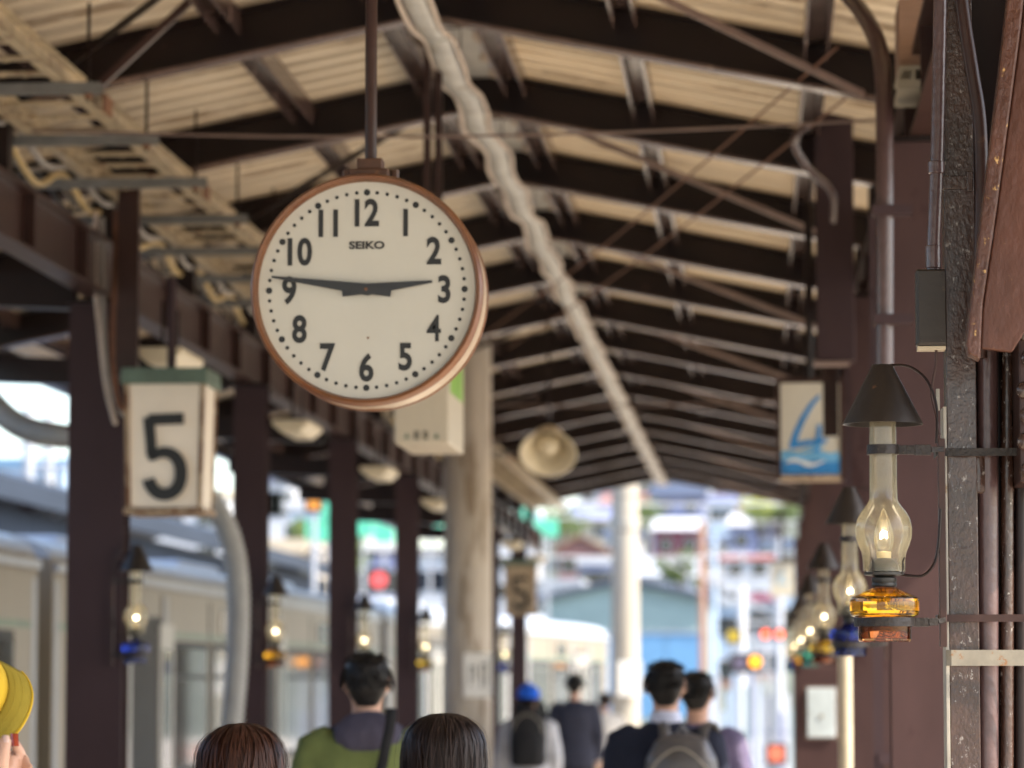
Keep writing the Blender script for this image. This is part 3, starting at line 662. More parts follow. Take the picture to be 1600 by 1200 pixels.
def oil_lamp(name, label, loc, up_m, lo_m, group, flip=False, wires=True, n=36):
    t = thing(name, label, 'oil lamp', loc, 0, group); s = -1 if flip else 1
    sh = MB().shell([(.020, .5455), (.0785, .430), (.0792, .4275), (.0775, .4275), (.0185, .541)], n=n); sh.lathe([(.0001, .5462), (.020, .5458), (.020, .543), (.0001, .543)], n=n)
    so = sh.build('lamp_shade', m_shade, t, smooth=True)
    MB().shell([(.0255, .445), (.0262, .39), (.0268, .30), (.0272, .283), (.0285, .276), (.0345, .267), (.0445, .255), (.0520, .241), (.0557, .221), (.0548, .205), (.0495, .188), (.0440, .176), (.0420, .164), (.0412, .15), (.0415, .138)], n=n).build('chimney', m_chim, t, smooth='all')
    b = MB().lathe([(.0001, .262), (.004, .258), (.010, .243), (.017, .222), (.020, .204), (.018, .188), (.0135, .176), (.0001, .175)], n=20).build('bulb', m_bulbg, t, smooth='all')
    fl = MB().tube([(-.006, 0, .202), (-.0055, 0, .213), (-.001, 0, .218), (.002, 0, .212), (.005, 0, .216), (.006, 0, .203)], .0017, 6).tube([(-.003, -.003, .204), (0, -.004, .214), (.003, .002, .216), (0, .004, .206)], .0017, 6)
    fl.build('filament', m_fila, b)
    MB().lathe([(.014, .160), (.0145, .176), (.0001, .178)], n=18).build('socket', m_cand, t, smooth=True)
    bn = MB().lathe([(.022, .128), (.039, .131), (.0395, .136), (.030, .138), (.0275, .152), (.022, .161), (.0145, .164)], n=24).build('burner', m_burn, t, smooth=True)
    for k in range(4):
        a = R(45+90*k+12); cx, sx = math.cos(a), math.sin(a)
        MB().tube([(cx*.039, sx*.039, .132), (cx*.0435, sx*.0435, .145), (cx*.0425, sx*.0425, .156), (cx*.0465, sx*.0465, .165)], .0016, 5).build('prong', m_iron, bn)
    MB().lathe([(.022, .107), (.024, .109), (.0245, .113), (.023, .116), (.0245, .119), (.0245, .125), (.018, .1275)], n=24).build('collar', m_burn, t, smooth=True)
    up = MB().lathe([(.0001, .0485), (.06, .0485), (.066, .052), (.068, .060), (.068, .078), (.0665, .085), (.062, .0885), (.052, .0925), (.038, .099), (.0245, .1055), (.0001, .1060)], n=n).lathe([(.0001, .056), (.057, .056), (.0625, .061), (.0625, .078), (.058, .083), (.0001, .0835)], n=n)
    r_ = up.build('reservoir', up_m, t, smooth=True)
    MB().lathe([(.0001, .0), (.049, .0), (.0515, .0025), (.052, .028), (.052, .0484), (.0001, .0484)], n=n).lathe([(.0001, .006), (.045, .006), (.047, .009), (.047, .043), (.0001, .043)], n=n).build('reservoir_foot', lo_m, r_, smooth=True)
    # straps
    MB().lathe([(.0565, .030), (.0595, .030), (.0595, .0475), (.0565, .0475)], n=n, closed=True).build('lower_strap', m_iron, t, smooth=True)
    MB().lathe([(.0285, .368), (.0318, .368), (.0318, .387), (.0285, .387)], n=n, closed=True).build('upper_strap', m_iron, t, smooth=True)
    MB().bar((s*.031, 0, .3775), (s*.062, 0, .377), .004, .0185).build('upper_arm', m_iron, t, bevel=.0006)
    MB().bar((s*.0622, 0, .377), (s*.094, .002, .377), .0045, .021).bar((s*.0942, .002, .3772), (s*.119, .009, .379), .007, .011).build('upper_arm', m_iron, t, bevel=.0008)
    MB().bar((s*.0585, 0, .0385), (s*.086, .001, .0385), .004, .0175).bar((s*.0862, .001, .0385), (s*.104, .004, .040), .006, .015).bar((s*.1042, .004, .040), (s*.119, .009, .044), .007, .010).build('lower_arm', m_iron, t, bevel=.0008)
    MB().box(min(s*.108, s*.122), max(s*.108, s*.122), .006, .030, -.01, .40).build('mounting_channel', m_steel, t, bevel=.0015)
    if wires:
        MB().tube(bez([(s*.015, 0, .545), (s*.05, .002, .543), (s*.082, .004, .522), (s*.100, .004, .488), (s*.107, .004, .45), (s*.105, .004, .39)], 6), .0029, 6).build('wire', m_dark, t, smooth=True)
        MB().tube(bez([(s*.02, -.01, .134), (s*.045, -.006, .130), (s*.075, 0, .130), (s*.096, .004, .15), (s*.106, .004, .185), (s*.112, .004, .26)], 6), .0031, 6).build('wire', m_dark, t, smooth=True)
    return t
LZ = 1.695
p1 = at(1382.5, 1003, 6.65)
oil_lamp('oil_lamp', 'sharp oil lamp with amber reservoir and conical iron shade, nearest at right', (p1.x, 6.65, p1.z), AMB, RED, 'oil lamps on the columns', n=56)
RL = [(11.1, BLU, BLK, 'oil lamp with blue reservoir just behind the nearest amber lamp'), (15.6, YEL, RED, 'oil lamp with yellow reservoir, third in the right row'), (20.1, GRN, GRN, 'oil lamp with dark green reservoir, fourth in the right row'),
      (24.6, AMB, RED, 'fifth oil lamp in the right row, a small warm glow'), (29.1, BLU, BLK, 'sixth oil lamp in the right row, a faint glow'), (33.6, GRN, GRN, 'farthest faint oil lamp in the right row')]
for (y, u_, l_, lab) in RL: oil_lamp('oil_lamp', lab, (.287, y-.17, LZ), u_, l_, 'oil lamps on the columns', n=24)
LL = [(15.6, BLU, BLK, 'oil lamp with blue reservoir on the far left column'), (20.1, AMB, RED, 'oil lamp with amber reservoir right of the ribbed drainpipe'), (24.6, GRN, GRN, 'oil lamp above the man in the green jacket'),
      (29.1, YEL, RED, 'small oil lamp with golden reservoir left of the concrete pole'), (38.1, BLU, BLK, 'tiny oil lamp with blue reservoir under the distant tan sign')]
for (y, u_, l_, lab) in LL: oil_lamp('oil_lamp', lab, (-2.885, y-.17, LZ), u_, l_, 'oil lamps on the columns', flip=True, n=24)

# ------------------------------------------------------------------ right foreground: old column wrapped in pipes
def PX(x, Y=6.7): return at(x, 1062, Y).x
def PZ(y, Y=6.7): return at(1450, y, Y).z
col_ = thing('riveted_column', 'old gloss brown riveted steel column cut by the right edge', 'column', (PX(1540), 6.75, 0))
MB().box(PX(1484), PX(1531), 6.70, 6.712, 0, 4.1).build('front_flange', m_gloss, col_, bevel=.002, world=True)
MB().box(PX(1478), PX(1483.6), 6.697, 6.80, 0, 2.16).build('edge_strip', m_galv, col_, bevel=.001, world=True)
MB().box(PX(1486), PX(1700), 6.80, 6.84, 0, 4.1).build('web_plate', m_dark, col_, world=True)
MB().box(PX(1484), PX(1496), 6.713, 6.799, 0, 4.1).build('side_flange', m_steel, col_, world=True)
for (x, y, r) in ((1597, 470, .016), (1592, 520, .015), (1596, 560, .014), (1590, 610, .015), (1594, 650, .014), (1591, 690, .015), (1596, 735, .014)):
    q = at(x, y, 6.58); MB().ell((q.x+.012, 6.58, q.z), (r, r*.8, r*1.15)).build('rivet', m_gloss, col_, smooth='all', world=True)
MB().box(PX(1592), PX(1720), 6.595, 6.79, PZ(760), PZ(420)).build('splice_plate', m_steel, col_, bevel=.004, world=True)
# knee brace in two pieces: angle and web
br = thing('knee_brace', 'slanted red brown steel brace with yellowish flecks at the upper right', 'brace', at(1540, 560, 6.45))
def plate(pts, y0, y1, name, bev=.003):
    k0 = [at(x, y, 6.45) for x, y in pts]
    return MB().prism([(q.x, q.z) for q in k0], y0, y1).build(name, m_brace if name == 'angle_leg' else m_brace2, br, bevel=bev, world=True)
plate([(1580, -80), (1606, -80), (1591, 60), (1555, 330), (1533, 480), (1529, 566), (1511, 556), (1508, 540), (1520, 430), (1546, 220), (1570, 20)], 6.40, 6.46, 'angle_leg', .004)
plate([(1608, -80), (1760, -80), (1760, 500), (1600, 520), (1580, 552), (1531, 546), (1535, 480), (1557, 330), (1593, 60)], 6.425, 6.445, 'web_plate')
plate([(1585, -80), (1760, -80), (1760, 480), (1600, 500), (1545, 500), (1560, 330), (1596, 60)], 6.47, 6.56, 'rear_leg')
def pipe(pts, r, label, mat=None, Y=6.74, n=16, extra=None):
    P = [at(x, y, Y) for x, y in pts]
    t = thing('service_pipe', label, 'pipe', (P[-1].x, Y, 0), 0, 'pipes strapped to the old column')
    MB().tube(bez(P, 8), r, n).build('pipe', mat or m_pipe, t, smooth=True, world=True)
    for (y0, y1, rr) in (extra or ()):
        a = at(pts[-1][0], y0, Y); b = at(pts[-1][0], y1, Y)
        MB().lathe([(r*1.01, 0), (rr, -.004), (rr, b.z-a.z+.004), (r*1.01, b.z-a.z)], (P[-1].x, Y, a.z), 20).build('coupling', m_gloss, t, smooth=True, world=True)
    return t
pipe([(1543, 300), (1543, 560), (1543, 800), (1543, 1200), (1543, 2250)], .0215, 'thick plum brown pipe with a coupling, partly sunlit beside the flange', extra=[(702, 772, .0265)], Y=6.735)
pipe([(1574, 300), (1574, 560), (1573, 1200), (1573, 2250)], .0135, 'thin glossy dark pipe right of the thick plum pipe', m_gloss, Y=6.772)
pipe([(1594, 300), (1594, 560), (1594, 1200), (1594, 2250)], .0115, 'dark pipe closest to the right edge of the picture', m_dark, Y=6.782)
pipe([(1498, -60), (1505, 20), (1519, 110), (1531, 190), (1534, 300), (1532, 420), (1532, 560)], .0135, 'curved brown pipe sweeping in from the top behind the brace', m_steel, Y=6.68)
t = pipe([(1470, -60), (1467, 120), (1464, 250), (1459, 380), (1458, 425)], .0135, 'thin brown conduit entering the junction box from above', m_pipe, Y=6.66)
for (y0, y1, rr) in ((252, 272, .0165), (384, 420, .0155)):
    a = at(1463 if y0 < 300 else 1458.5, y1, 6.66); b = at(1463 if y0 < 300 else 1458.5, y0, 6.66)
    MB().lathe([(.0135, 0), (rr, .002), (rr, b.z-a.z-.002), (.0135, b.z-a.z)], (a.x, 6.66, a.z), 18).build('coupling', m_pipe, t, smooth=True, world=True)
jb0 = at(1433, 540, 6.62); jb1 = at(1479, 418, 6.62)
t = thing('junction_box', 'small dark olive brown metal junction box above the nearest lamp', 'box', ((jb0.x+jb1.x)/2, 6.64, jb0.z))
w_ = (jb1.x-jb0.x)/2; h_ = jb1.z-jb0.z
m_jb = M('olive_box_paint', (.020, .013, .009), .42, var=.2, scale=15, bump=.06, bscale=60, wear=(.1, .06, .03), wthr=.68)
MB().box(-w_, w_, 0, .05, .002, h_).build('casing', m_jb, t, bevel=.004)
MB().box(-w_+.004, w_-.001, -.004, -.0005, .006, h_-.003).build('cover', m_jb, t, bevel=.0018)
MB().box(-w_+.002, w_-.002, .002, .046, -.006, .0015).build('bottom_rim', M('pale_rim', (.5, .42, .3), .5), t, bevel=.001)
for (x, z) in ((-w_+.01, .014), (w_-.009, .014), (-w_+.01, h_-.012), (w_-.009, h_-.012)): MB().lathe([(.0025, -.0062), (.0025, -.004)], (x, 0, z), 8, axis='y').build('screw', m_jb, t)
wp = [at(x, y, 6.655) for x, y in ((1463, 538), (1462, 570), (1457, 598), (1456, 620), (1462, 645), (1468, 680))]
tag(MB().tube(bez(wp, 6), .0032, 6).build('lamp_cable', m_steel, smooth=True), 'thin brown cable from the junction box down to the nearest lamp bracket', 'cable')
# straps round the column
def strap(y, h, x0, mat, label, tilt=0):
    z = PZ(y, 6.69)
    t = thing('steel_strap', label, 'strap', (PX(x0, 6.69), 6.7, z), 0, 'straps round the old column')
    mb = MB(); P = [(PX(x0, 6.69), 6.79), (PX(x0, 6.69), 6.693), (PX(x0+8, 6.69), 6.686), (PX(1700, 6.69), 6.684)]
    V = []
    for (x, yy) in P:
        zt = tilt*(x-P[0][0])
        V += [(x, yy, z-h/2+zt), (x, yy, z+h/2+zt), (x-.0005, yy-.004, z+h/2+zt), (x-.0005, yy-.004, z-h/2+zt)]
    mb.add(V, [(i*4+k, i*4+(k+1) % 4, (i+1)*4+(k+1) % 4, (i+1)*4+k) for i in range(3) for k in range(4)])
    mb.build('band', mat, t, bevel=.001, world=True); return t
strap(707, .0155, 1467, m_iron, 'dark steel strap level with the chimney clamp of the nearest lamp')
strap(966, .0145, 1467, m_steel, 'brown steel strap level with the amber reservoir')
m_pst = M('pale_galvanised_strap', (.27, .24, .19), .45, metal=.3, var=.15, scale=25, wear=(.28, .13, .05), wthr=.58, wscale=20)
strap(1028, .031, 1479, m_pst, 'wide pale galvanised strap with rust stains below the amber lamp')
MB_ = MB().box(PX(1481, 6.69), PX(1529, 6.69), 6.688, 6.70, PZ(297), PZ(276)).cbox((PX(1524), 6.685, PZ(286)), (.012, .014, .04))
tag(MB_.build('pipe_clamp', m_gloss, bevel=.002), 'brown clamp with bolt on the mottled flange near the top', 'clamp')
tag(MB().box(PX(1467), PX(1473), 6.69, 6.70, PZ(642), PZ(608)).build('cable_clip', m_galv, bevel=.001), 'small metal clip on the lamp cable beside the nearest lamp shade', 'clip')
MB().box(PX(1469.5), PX(1475.5), 6.684, 6.694, PZ(862), PZ(758)).build('name_plate', m_galv, col_, bevel=.001, world=True)

# cabinet and cream post further along the right row
p = at(1276, 1042, 19.4)
t = thing('equipment_cabinet', 'plum brown upright cabinet with pale blue panel under the distant lamps', 'cabinet', (p.x, 19.4, 0))
MB().box(-.13, .13, 0, .3, 0, p.z).build('casing', m_wall, t, bevel=.006)
q0 = at(1262, 1152, 19.38); q1 = at(1305, 1075, 19.38)
MB().box(q0.x-p.x, q1.x-p.x, -.018, -.002, q0.z, q1.z).build('door_panel', M('pale_blue_panel', (.50, .57, .60), .4), t, bevel=.003)
MB().box(q0.x-p.x-.012, q1.x-p.x+.012, -.0015, -.0003, q0.z-.012, q1.z+.012).build('panel_frame', m_rod, t)
MB().lathe([(.012, -.026), (.012, -.0185)], ((q0.x+q1.x)/2-p.x, 0, (q0.z+q1.z)/2-.02), 10, axis='y').build('handle', m_galv, t)
p = at(1320, 1015, 14.4)
tag(MB().lathe([(.03, 0), (.03, p.z), (.02, p.z+.01)], (p.x, 14.4, 0), 16).build('cream_post', M('cream_post_paint', (.5, .43, .31), .5), smooth=True), 'cream upright pipe below the blue oil lamp', 'post')
# ------------------------------------------------------------------ train
m_body_t = M('train_stainless_beige', (.30, .255, .195), .36, metal=.3, var=.08, scale=2, stretch=(1, 6, .3))
m_troof = M('train_roof_grey', (.40, .43, .48), .4, metal=.1, var=.1, scale=2)
m_under = M('train_underframe', (.05, .05, .05), .8)
m_dooredge = M('train_door_leaf', (.50, .47, .42), .35, metal=.35, var=.08)
m_gask = M('rubber_gasket', (.02, .02, .02), .6)
m_tpane = M('train_window_glass', (.085, .088, .082), .05, var=.3, scale=.8, spec=.9)
m_stripe = M('train_green_stripe', (.16, .22, .16), .4)
def car(loc, rz, label, L=20.0, open_doors=()):
    t = thing('train_car', label, 'train car', loc, rz, 'cars of the train at the left platform edge')
    prof = [(-1.4, -.35), (1.4, -.35), (1.4, 2.33), (1.38, 2.46), (-1.38, 2.46), (-1.4, 2.33)]
    MB().prism(prof, 0, L).build('body', m_body_t, t)
    MB().prism([(-1.38, 2.461), (1.38, 2.461), (1.34, 2.53), (1.2, 2.60), (.8, 2.66), (0, 2.69), (-.8, 2.66), (-1.2, 2.60), (-1.34, 2.53)], .02, L-.02).build('roof', m_troof, t, smooth=True)
    for y in (4.5, 10, 15.5): MB().box(-.75, .75, y-1.2, y+1.2, 2.64, 2.76).build('air_conditioner', m_troof, t, bevel=.05)
    MB().box(-1.2, 1.2, 1, L-1, -.85, -.351).build('underframe', m_under, t)
    for y in (3, L-3):
        b = MB().box(-1.05, 1.05, y-1.3, y+1.3, -.88, -.66).build('bogie', m_under, t)
        for dy in (-1, 1):
            MB().lathe([(.40, -.75), (.40, -.62), (.05, -.6), (.05, .6), (.40, .62), (.40, .75)], (0, y+dy, -.72), 20, axis='x').build('wheel', m_under, b)
    MB().box(1.401, 1.43, .02, L-.02, 2.36, 2.42).build('gutter', m_troof, t)
    k = 0
    for dy in (3.4, 10, 16.6):
        k += 1
        MB().box(1.401, 1.412, dy-.75, dy+.75, .02, 2.12).build('door_frame', m_gask, t)
        off = .62 if k in open_doors else 0
        for s in (-1, 1):
            y0 = dy + (off if s > 0 else -off-.64); y1 = y0+.64
            if s > 0: y0 += .005
            d = MB().box(1.4125, 1.428, y0, y1, .05, 2.07).build('door', m_dooredge, t)
            MB().box(1.4285, 1.434, y0+.12, y1-.12, .9, 1.86).build('door_pane', m_tpane, d)
        if off: MB().box(1.4125, 1.4135, dy-.6, dy+.6, .05, 2.07).build('doorway', m_under, t)
    for (a, b) in ((.9, 2.4), (4.6, 6.4), (6.8, 8.8), (11.2, 13.1), (13.5, 15.4), (17.7, 19.2)):
        wn = MB().box(1.401, 1.409, a-.06, b+.06, .84, 1.94).build('window', m_gask, t)
        MB().box(1.4095, 1.413, a, b, .90, 1.62).build('pane', m_tpane, wn)
        MB().box(1.4095, 1.416, a, b, 1.66, 1.88).build('upper_pane', m_tpane, wn)
    for y in (2.62, 4.22, 6.6, 9.15, 10.85, 13.3, 15.75, 17.45): MB().box(1.401, 1.406, y-.02, y+.02, -.3, 2.3).build('body_seam', m_gask, t)
    for y in (.06, 2.5, 4.36, 9.02, 10.98, 15.62, 17.58, L-.16): MB().box(1.4005, 1.4045, y, y+.1, -.3, 2.3).build('pillar', m_troof, t)
    for y in (7.7, 14.4): MB().box(1.401, 1.41, y-.5, y+.5, 2.02, 2.24).build('destination_display', m_tpane, t)
    for z in (.3, .5, .7): MB().box(1.401, 1.407, .2, 2.4, z, z+.02).build('bead', m_body_t, t)
    MB().box(1.4005, 1.403, .2, L-.2, 1.965, 2.01).build('side_stripe', m_stripe, t)
    MB().box(-1.1, 1.1, -.25, -.001, -.1, 2.2).build('gangway', m_gask, t)
    return t
TX = -4.86-1.4
car((TX, 2.4, 0), 0, 'silver beige train car at the far left edge, nearest to the camera', open_doors=())
car((TX, 22.9, 0), 0, 'silver beige train car with roof glare behind the left columns', open_doors=(1, 2))
a5 = R(-5.6)
car((TX+.05, 43.4, 0), a5, 'farthest silver beige train car curving right beyond the concrete pole', open_doors=())
# tracks
m_rail = M('rail_steel', (.25, .20, .17), .35, metal=.7)
m_slp = M('concrete_sleeper', (.36, .34, .31), .9)
def track(x, y0, y1, label):
    t = thing('railway_track', label, 'track', (x, y0, -1.12))
    for s in (-.53, .53): MB().box(s-.035, s+.035, 0, y1-y0, .14, .29).build('rail', m_rail, t)
    n = int(min(230, (y1-y0)/.65)); sl = MB().box(-1, 1, -.11, .11, .0, .139).mesh('sleeper')
    for k in range(n): obj('sleeper', sl, m_slp, t).location = (0, k*.65+(y1-y0-n*.65), 0)
track(.9, 50, 190, 'railway track running straight away past the platform end')
track(5.0, -10, 190, 'railway track along the right platform edge')

# ------------------------------------------------------------------ people
def remesh(o, v, it=4, disp=0, dsz=.12):
    r_ = o.modifiers.new('remesh', 'REMESH'); r_.mode = 'VOXEL'; r_.voxel_size = v; r_.use_smooth_shade = True
    s_ = o.modifiers.new('smooth', 'SMOOTH'); s_.factor = .5; s_.iterations = it
    if disp:
        tx = bpy.data.textures.new('folds', 'CLOUDS'); tx.noise_scale = dsz; tx.noise_depth = 3
        d = o.modifiers.new('folds', 'DISPLACE'); d.texture = tx; d.strength = disp; d.mid_level = .5; d.texture_coords = 'LOCAL'
    return o
SKIN = M('skin', (.52, .30, .21), .5, var=.08, scale=12)
m_eye = M('eye_dark', (.03, .02, .02), .2); m_lip = M('lips', (.42, .16, .13), .45)
def fingers(mb, w_, d, sx):
    """palm and five bent fingers hanging from wrist w_, d = hand direction"""
    w_ = Vector(w_); d = Vector(d).normalized(); side = Vector((0, 1, 0)) if abs(d.y) < .8 else Vector((0, 0, 1)); side = (side-d*side.dot(d)).normalized(); nrm = d.cross(side)
    mb.tube([w_, w_+d*.04, w_+d*.085], [.026, .036, .034], 10, flat=.55)
    for k, L in enumerate((.07, .08, .075, .06)):
        b = w_+d*.08+side*(-.028+.019*k)*1.0
        mb.tube([b, b+d*L*.45, b+d*L*.75-nrm*sx*.012, b+d*L*.95-nrm*sx*.03], [.0095, .009, .0085, .007], 8)
    b = w_+d*.03+side*(-.03)
    mb.tube([b, b+d*.03-side*.02-nrm*sx*.01, b+d*.06-side*.024-nrm*sx*.022], [.012, .011, .008], 8)
def person(label, loc, H, rz, top_m, leg_m, hair_m, hair='short', stride=.12, bulk=1.0, lean=0, group='people walking along the platform', arms=None, vox=.016, hat=None, collar=None, hood=False):
    t = thing('person', label, 'person', (loc[0], loc[1], 0), rz, group); sc_ = H/1.7; t.scale = (sc_, sc_, sc_)
    b = MB()
    b.rings([(0, 0, .84, .15, .11), (0, 0, .95, .165, .12), (0, 0, 1.06, .142, .105), (0, 0, 1.2, .158, .115), (0, -.01, 1.32, .168, .112), (0, -.012, 1.39, .15, .09), (0, -.01, 1.43, .085, .066), (0, 0, 1.46, .056, .056), (0, .004, 1.52, .053, .055), (0, .01, 1.545, .055, .068), (0, .012, 1.58, .069, .088), (0, .006, 1.625, .075, .096), (0, .002, 1.66, .069, .088), (0, 0, 1.685, .048, .062), (0, 0, 1.695, .02, .026)])
    b.tube([(0, .095, 1.625), (0, .112, 1.597), (0, .098, 1.588)], [.009, .014, .01], 8)
    for s in (-1, 1): b.ell((s*.076, -.002, 1.605), (.012, .022, .034))
    AR = arms or {}
    ja = MB(); bk = bulk
    ja.rings([(0, 0, .80, .172*bk, .128*bk), (0, 0, .95, .18*bk, .135*bk), (0, 0, 1.06, .165*bk, .125*bk), (0, 0, 1.2, .18*bk, .132*bk), (0, -.01, 1.32, .188*bk, .128*bk), (0, -.014, 1.395, .17*bk, .102*bk), (0, -.012, 1.435, .105*bk, .078), (0, -.004, 1.465, .068, .066)])
    for s in (-1, 1):
        sh, el, wr, hd = AR.get(s, ((s*.175, -.01, 1.375), (s*.235, -.035, 1.12), (s*.225, .03+s*.06, .88), (0, .15, -1)))
        b.tube([sh, Vector(sh).lerp(Vector(el), .5), el, Vector(el).lerp(Vector(wr), .4), wr], [.05, .045, .038, .036, .025], 12)
        fingers(b, wr, hd, s)
        ja.tube([Vector(sh)-Vector((s*.05, 0, -.01)), sh, Vector(sh).lerp(Vector(el), .5), el, Vector(el).lerp(Vector(wr), .5), Vector(el).lerp(Vector(wr), .97)], [.07*bk, .073*bk, .064*bk, .055*bk, .05*bk, .045*bk], 14)
    tr_ = MB(); tr_.rings([(0, 0, .78, .165, .122), (0, 0, .9, .168, .124), (0, 0, 1.0, .155, .114)])
    for s in (-1, 1):
        dy = s*stride
        pts = [(s*.085, 0, .86), (s*.09, dy*.5+.02, .48), (s*.09, dy-.02, .09)]
        b.tube(pts, [.085, .056, .04], 12)
        b.ell((s*.092, dy+.05, .05), (.042, .115, .042))
        tr_.tube([(s*.085, 0, .88), (s*.088, dy*.25+.01, .68), pts[1], (s*.09, dy*.8, .25), (s*.09, dy-.02, .08)], [.098, .088, .07, .064, .06], 14)
        sh_ = MB().ell((s*.092, dy+.052, .045), (.05, .135, .045)).box(s*.092-.046, s*.092+.046, dy-.075, dy+.17, .0, .02)
        sh_.build('shoe', m_gask, t, smooth=True)
    remesh(b.build('body', SKIN, t), vox, 3)
    remesh(ja.build('jacket', top_m, t), .015, 3, .018, .10)
    remesh(tr_.build('trousers', leg_m, t), .016, 3, .012, .12)
    for s in (-1, 1): MB().ell((s*.028, .088, 1.622), (.012, .008, .008)).build('eye', m_eye, t, smooth='all')
    MB().ell((0, .095, 1.566), (.022, .006, .007)).build('mouth', m_lip, t, smooth='all')
    if collar: remesh(MB().rings([(0, -.006, 1.43, .082, .074), (0, -.004, 1.47, .066, .068), (0, -.002, 1.505, .0625, .064)]).build('collar', collar, t), .01, 2)
    if hood:
        hd_ = MB().ell((0, -.085, 1.425), (.125, .075, .085)).tube([(-.12, .0, 1.43), (-.09, .075, 1.40), (0, .11, 1.37), (.09, .075, 1.40), (.12, .0, 1.43)], .04, 10)
        remesh(hd_.build('hood', hood, t), .012, 3, .02, .06)
    # hair
    hh = MB(); rnd = random.Random(hash(label) % 9999 if False else len(label))
    if hair == 'short':
        hh.rings([(0, -.035, 1.525, .036, .03), (0, -.03, 1.55, .052, .05), (0, -.026, 1.58, .068, .072), (0, -.018, 1.61, .076, .084), (0, -.012, 1.64, .0805, .092), (0, -.006, 1.67, .078, .093), (0, -.002, 1.695, .062, .076), (0, 0, 1.71, .034, .042), (0, 0, 1.715, .012, .015)])
        remesh(hh.build('hair', hair_m, t), .009, 3, .008, .03)
        st = MB()
        for i in range(500):
            a = rnd.uniform(0, 2*math.pi); v_ = rnd.uniform(-.35, 1)
            n_ = Vector((math.cos(a)*math.sqrt(1-v_*v_), math.sin(a)*math.sqrt(1-v_*v_), v_))
            if n_.y > .35 and n_.z < .55: continue
            p_ = Vector((n_.x*.079, -.012+n_.y*.092, 1.625+n_.z*.086)); d_ = (n_*.35+Vector((n_.x*.3, -.3, -.8 if n_.z < .6 else -.2))).normalized()
            st.tube([p_, p_+d_*.018+n_*.004, p_+d_*.034], [.0018, .0014, .0003], 3, cap=False)
        st.build('hair_strands', hair_m, t)
    elif hair == 'long':
        hh.rings([(0, -.045, 1.36, .07, .04), (0, -.05, 1.42, .09, .06), (0, -.035, 1.5, .094, .082), (0, -.02, 1.57, .097, .1), (0, -.008, 1.625, .094, .108), (0, -.002, 1.665, .082, .1), (0, 0, 1.695, .052, .068), (0, 0, 1.708, .02, .03)])
        remesh(hh.build('hair', hair_m, t), .012, 4)
        st = MB()
        for i in range(2600):
            a = rnd.uniform(0, 2*math.pi)
            if math.sin(a) > .55 and rnd.random() < .8: continue
            sx = .004*(1 if math.cos(a) > 0 else -1); y0 = rnd.uniform(-.05, .06)
            L = []; off = rnd.uniform(.0, .007)+.006*math.sin(a*7+2*math.sin(a*4))+.003*math.sin(a*23)+(rnd.uniform(.004, .018) if rnd.random() < .06 else 0); end = rnd.uniform(1.33, 1.45); cx_ = rnd.uniform(-.05, .05); tw = a+rnd.uniform(-.2, .2)
            for j in range(11):
                u = j/10
                if u < .55:
                    th = u/.55*math.pi/2; rr = math.sin(th); zz = 1.625+.096*math.cos(th)**.9
                    aa = a+(tw-a)*u+.035*math.sin(u*8+a*31)
                    o2 = off*rr; L.append(Vector((sx*(1-rr)+math.cos(aa)*(.097+o2)*rr, y0*(1-rr)*.8-.008+math.sin(aa)*(.11+o2)*rr, zz+.3*o2)))
                else:
                    q = (u-.55)/.45; aa = tw+.035*math.sin(u*8+a*31)
                    L.append(Vector((math.cos(aa)*(.099+off-.012*q*q), -.008-.03*q+math.sin(aa)*(.112+off-.035*q), 1.625-(1.625-end)*q)))
            side = Vector((-math.sin(a), math.cos(a), 0))*rnd.uniform(.0010, .0022)
            V = []
            for j, p_ in enumerate(L):
                wv = side*(1 if j < 9 else .5)
                V += [p_-wv, p_+wv]
            st.add(V, [(2*j, 2*j+1, 2*j+3, 2*j+2) for j in range(10)])
        so = st.build('hair_strands', hair_m, t, smooth='all')
    if hat: 
        remesh(MB().rings([(0, -.01, 1.615, .094, .106), (0, -.008, 1.65, .097, .11), (0, -.004, 1.69, .09, .102), (0, 0, 1.725, .06, .07), (0, 0, 1.735, .02, .02)]).ell((0, 0, 1.745), (.02, .02, .02)).build('knit_hat', hat, t), .01, 3, .008, .02)
    return t
def hair_mat(name, c):
    m = M(name, c, .46, var=.45, scale=90, stretch=(1, 1, .15), spec=.22)
    N = m.node_tree.nodes; L = m.node_tree.links; b = N['Principled BSDF']
    g_ = N.new('ShaderNodeNewGeometry'); mr = N.new('ShaderNodeMapRange'); mr.inputs[3].default_value = .7; mr.inputs[4].default_value = 1.4; L.new(g_.outputs['Random Per Island'], mr.inputs[0])
    src = b.inputs['Base Color'].links[0].from_socket; mx = N.new('ShaderNodeVectorMath'); mx.operation = 'SCALE'; L.new(src, mx.inputs[0]); L.new(mr.outputs[0], mx.inputs['Scale']); L.new(mx.outputs[0], b.inputs['Base Color'])
    return m
h_brown = hair_mat('hair_brown', (.045, .017, .010)); h_dark = hair_mat('hair_dark', (.020, .012, .010)); h_black = hair_mat('hair_black', (.010, .009, .009))
def cloth(name, c, var=.15): return M(name, c, .85, var=var, scale=10, bump=.12, bscale=180, spec=.2)
c_navy = cloth('navy_suit', (.014, .017, .032)); c_green = cloth('olive_green_jacket', (.125, .15, .05)); c_purple = cloth('purple_grey_jacket', (.13, .11, .19))
c_grey = cloth('light_grey_top', (.42, .43, .47)); c_black = cloth('black_cloth', (.016, .016, .018)); c_white = cloth('white_top', (.6, .58, .56)); c_char = cloth('charcoal_navy_coat', (.03, .032, .05)); c_beige = cloth('beige_coat', (.35, .28, .2)); c_blue = cloth('bright_blue_knit', (.015, .10, .55)); c_hood = cloth('dark_slate_hood', (.055, .05, .075)); c_shirt = cloth('pale_blue_shirt', (.55, .58, .72))
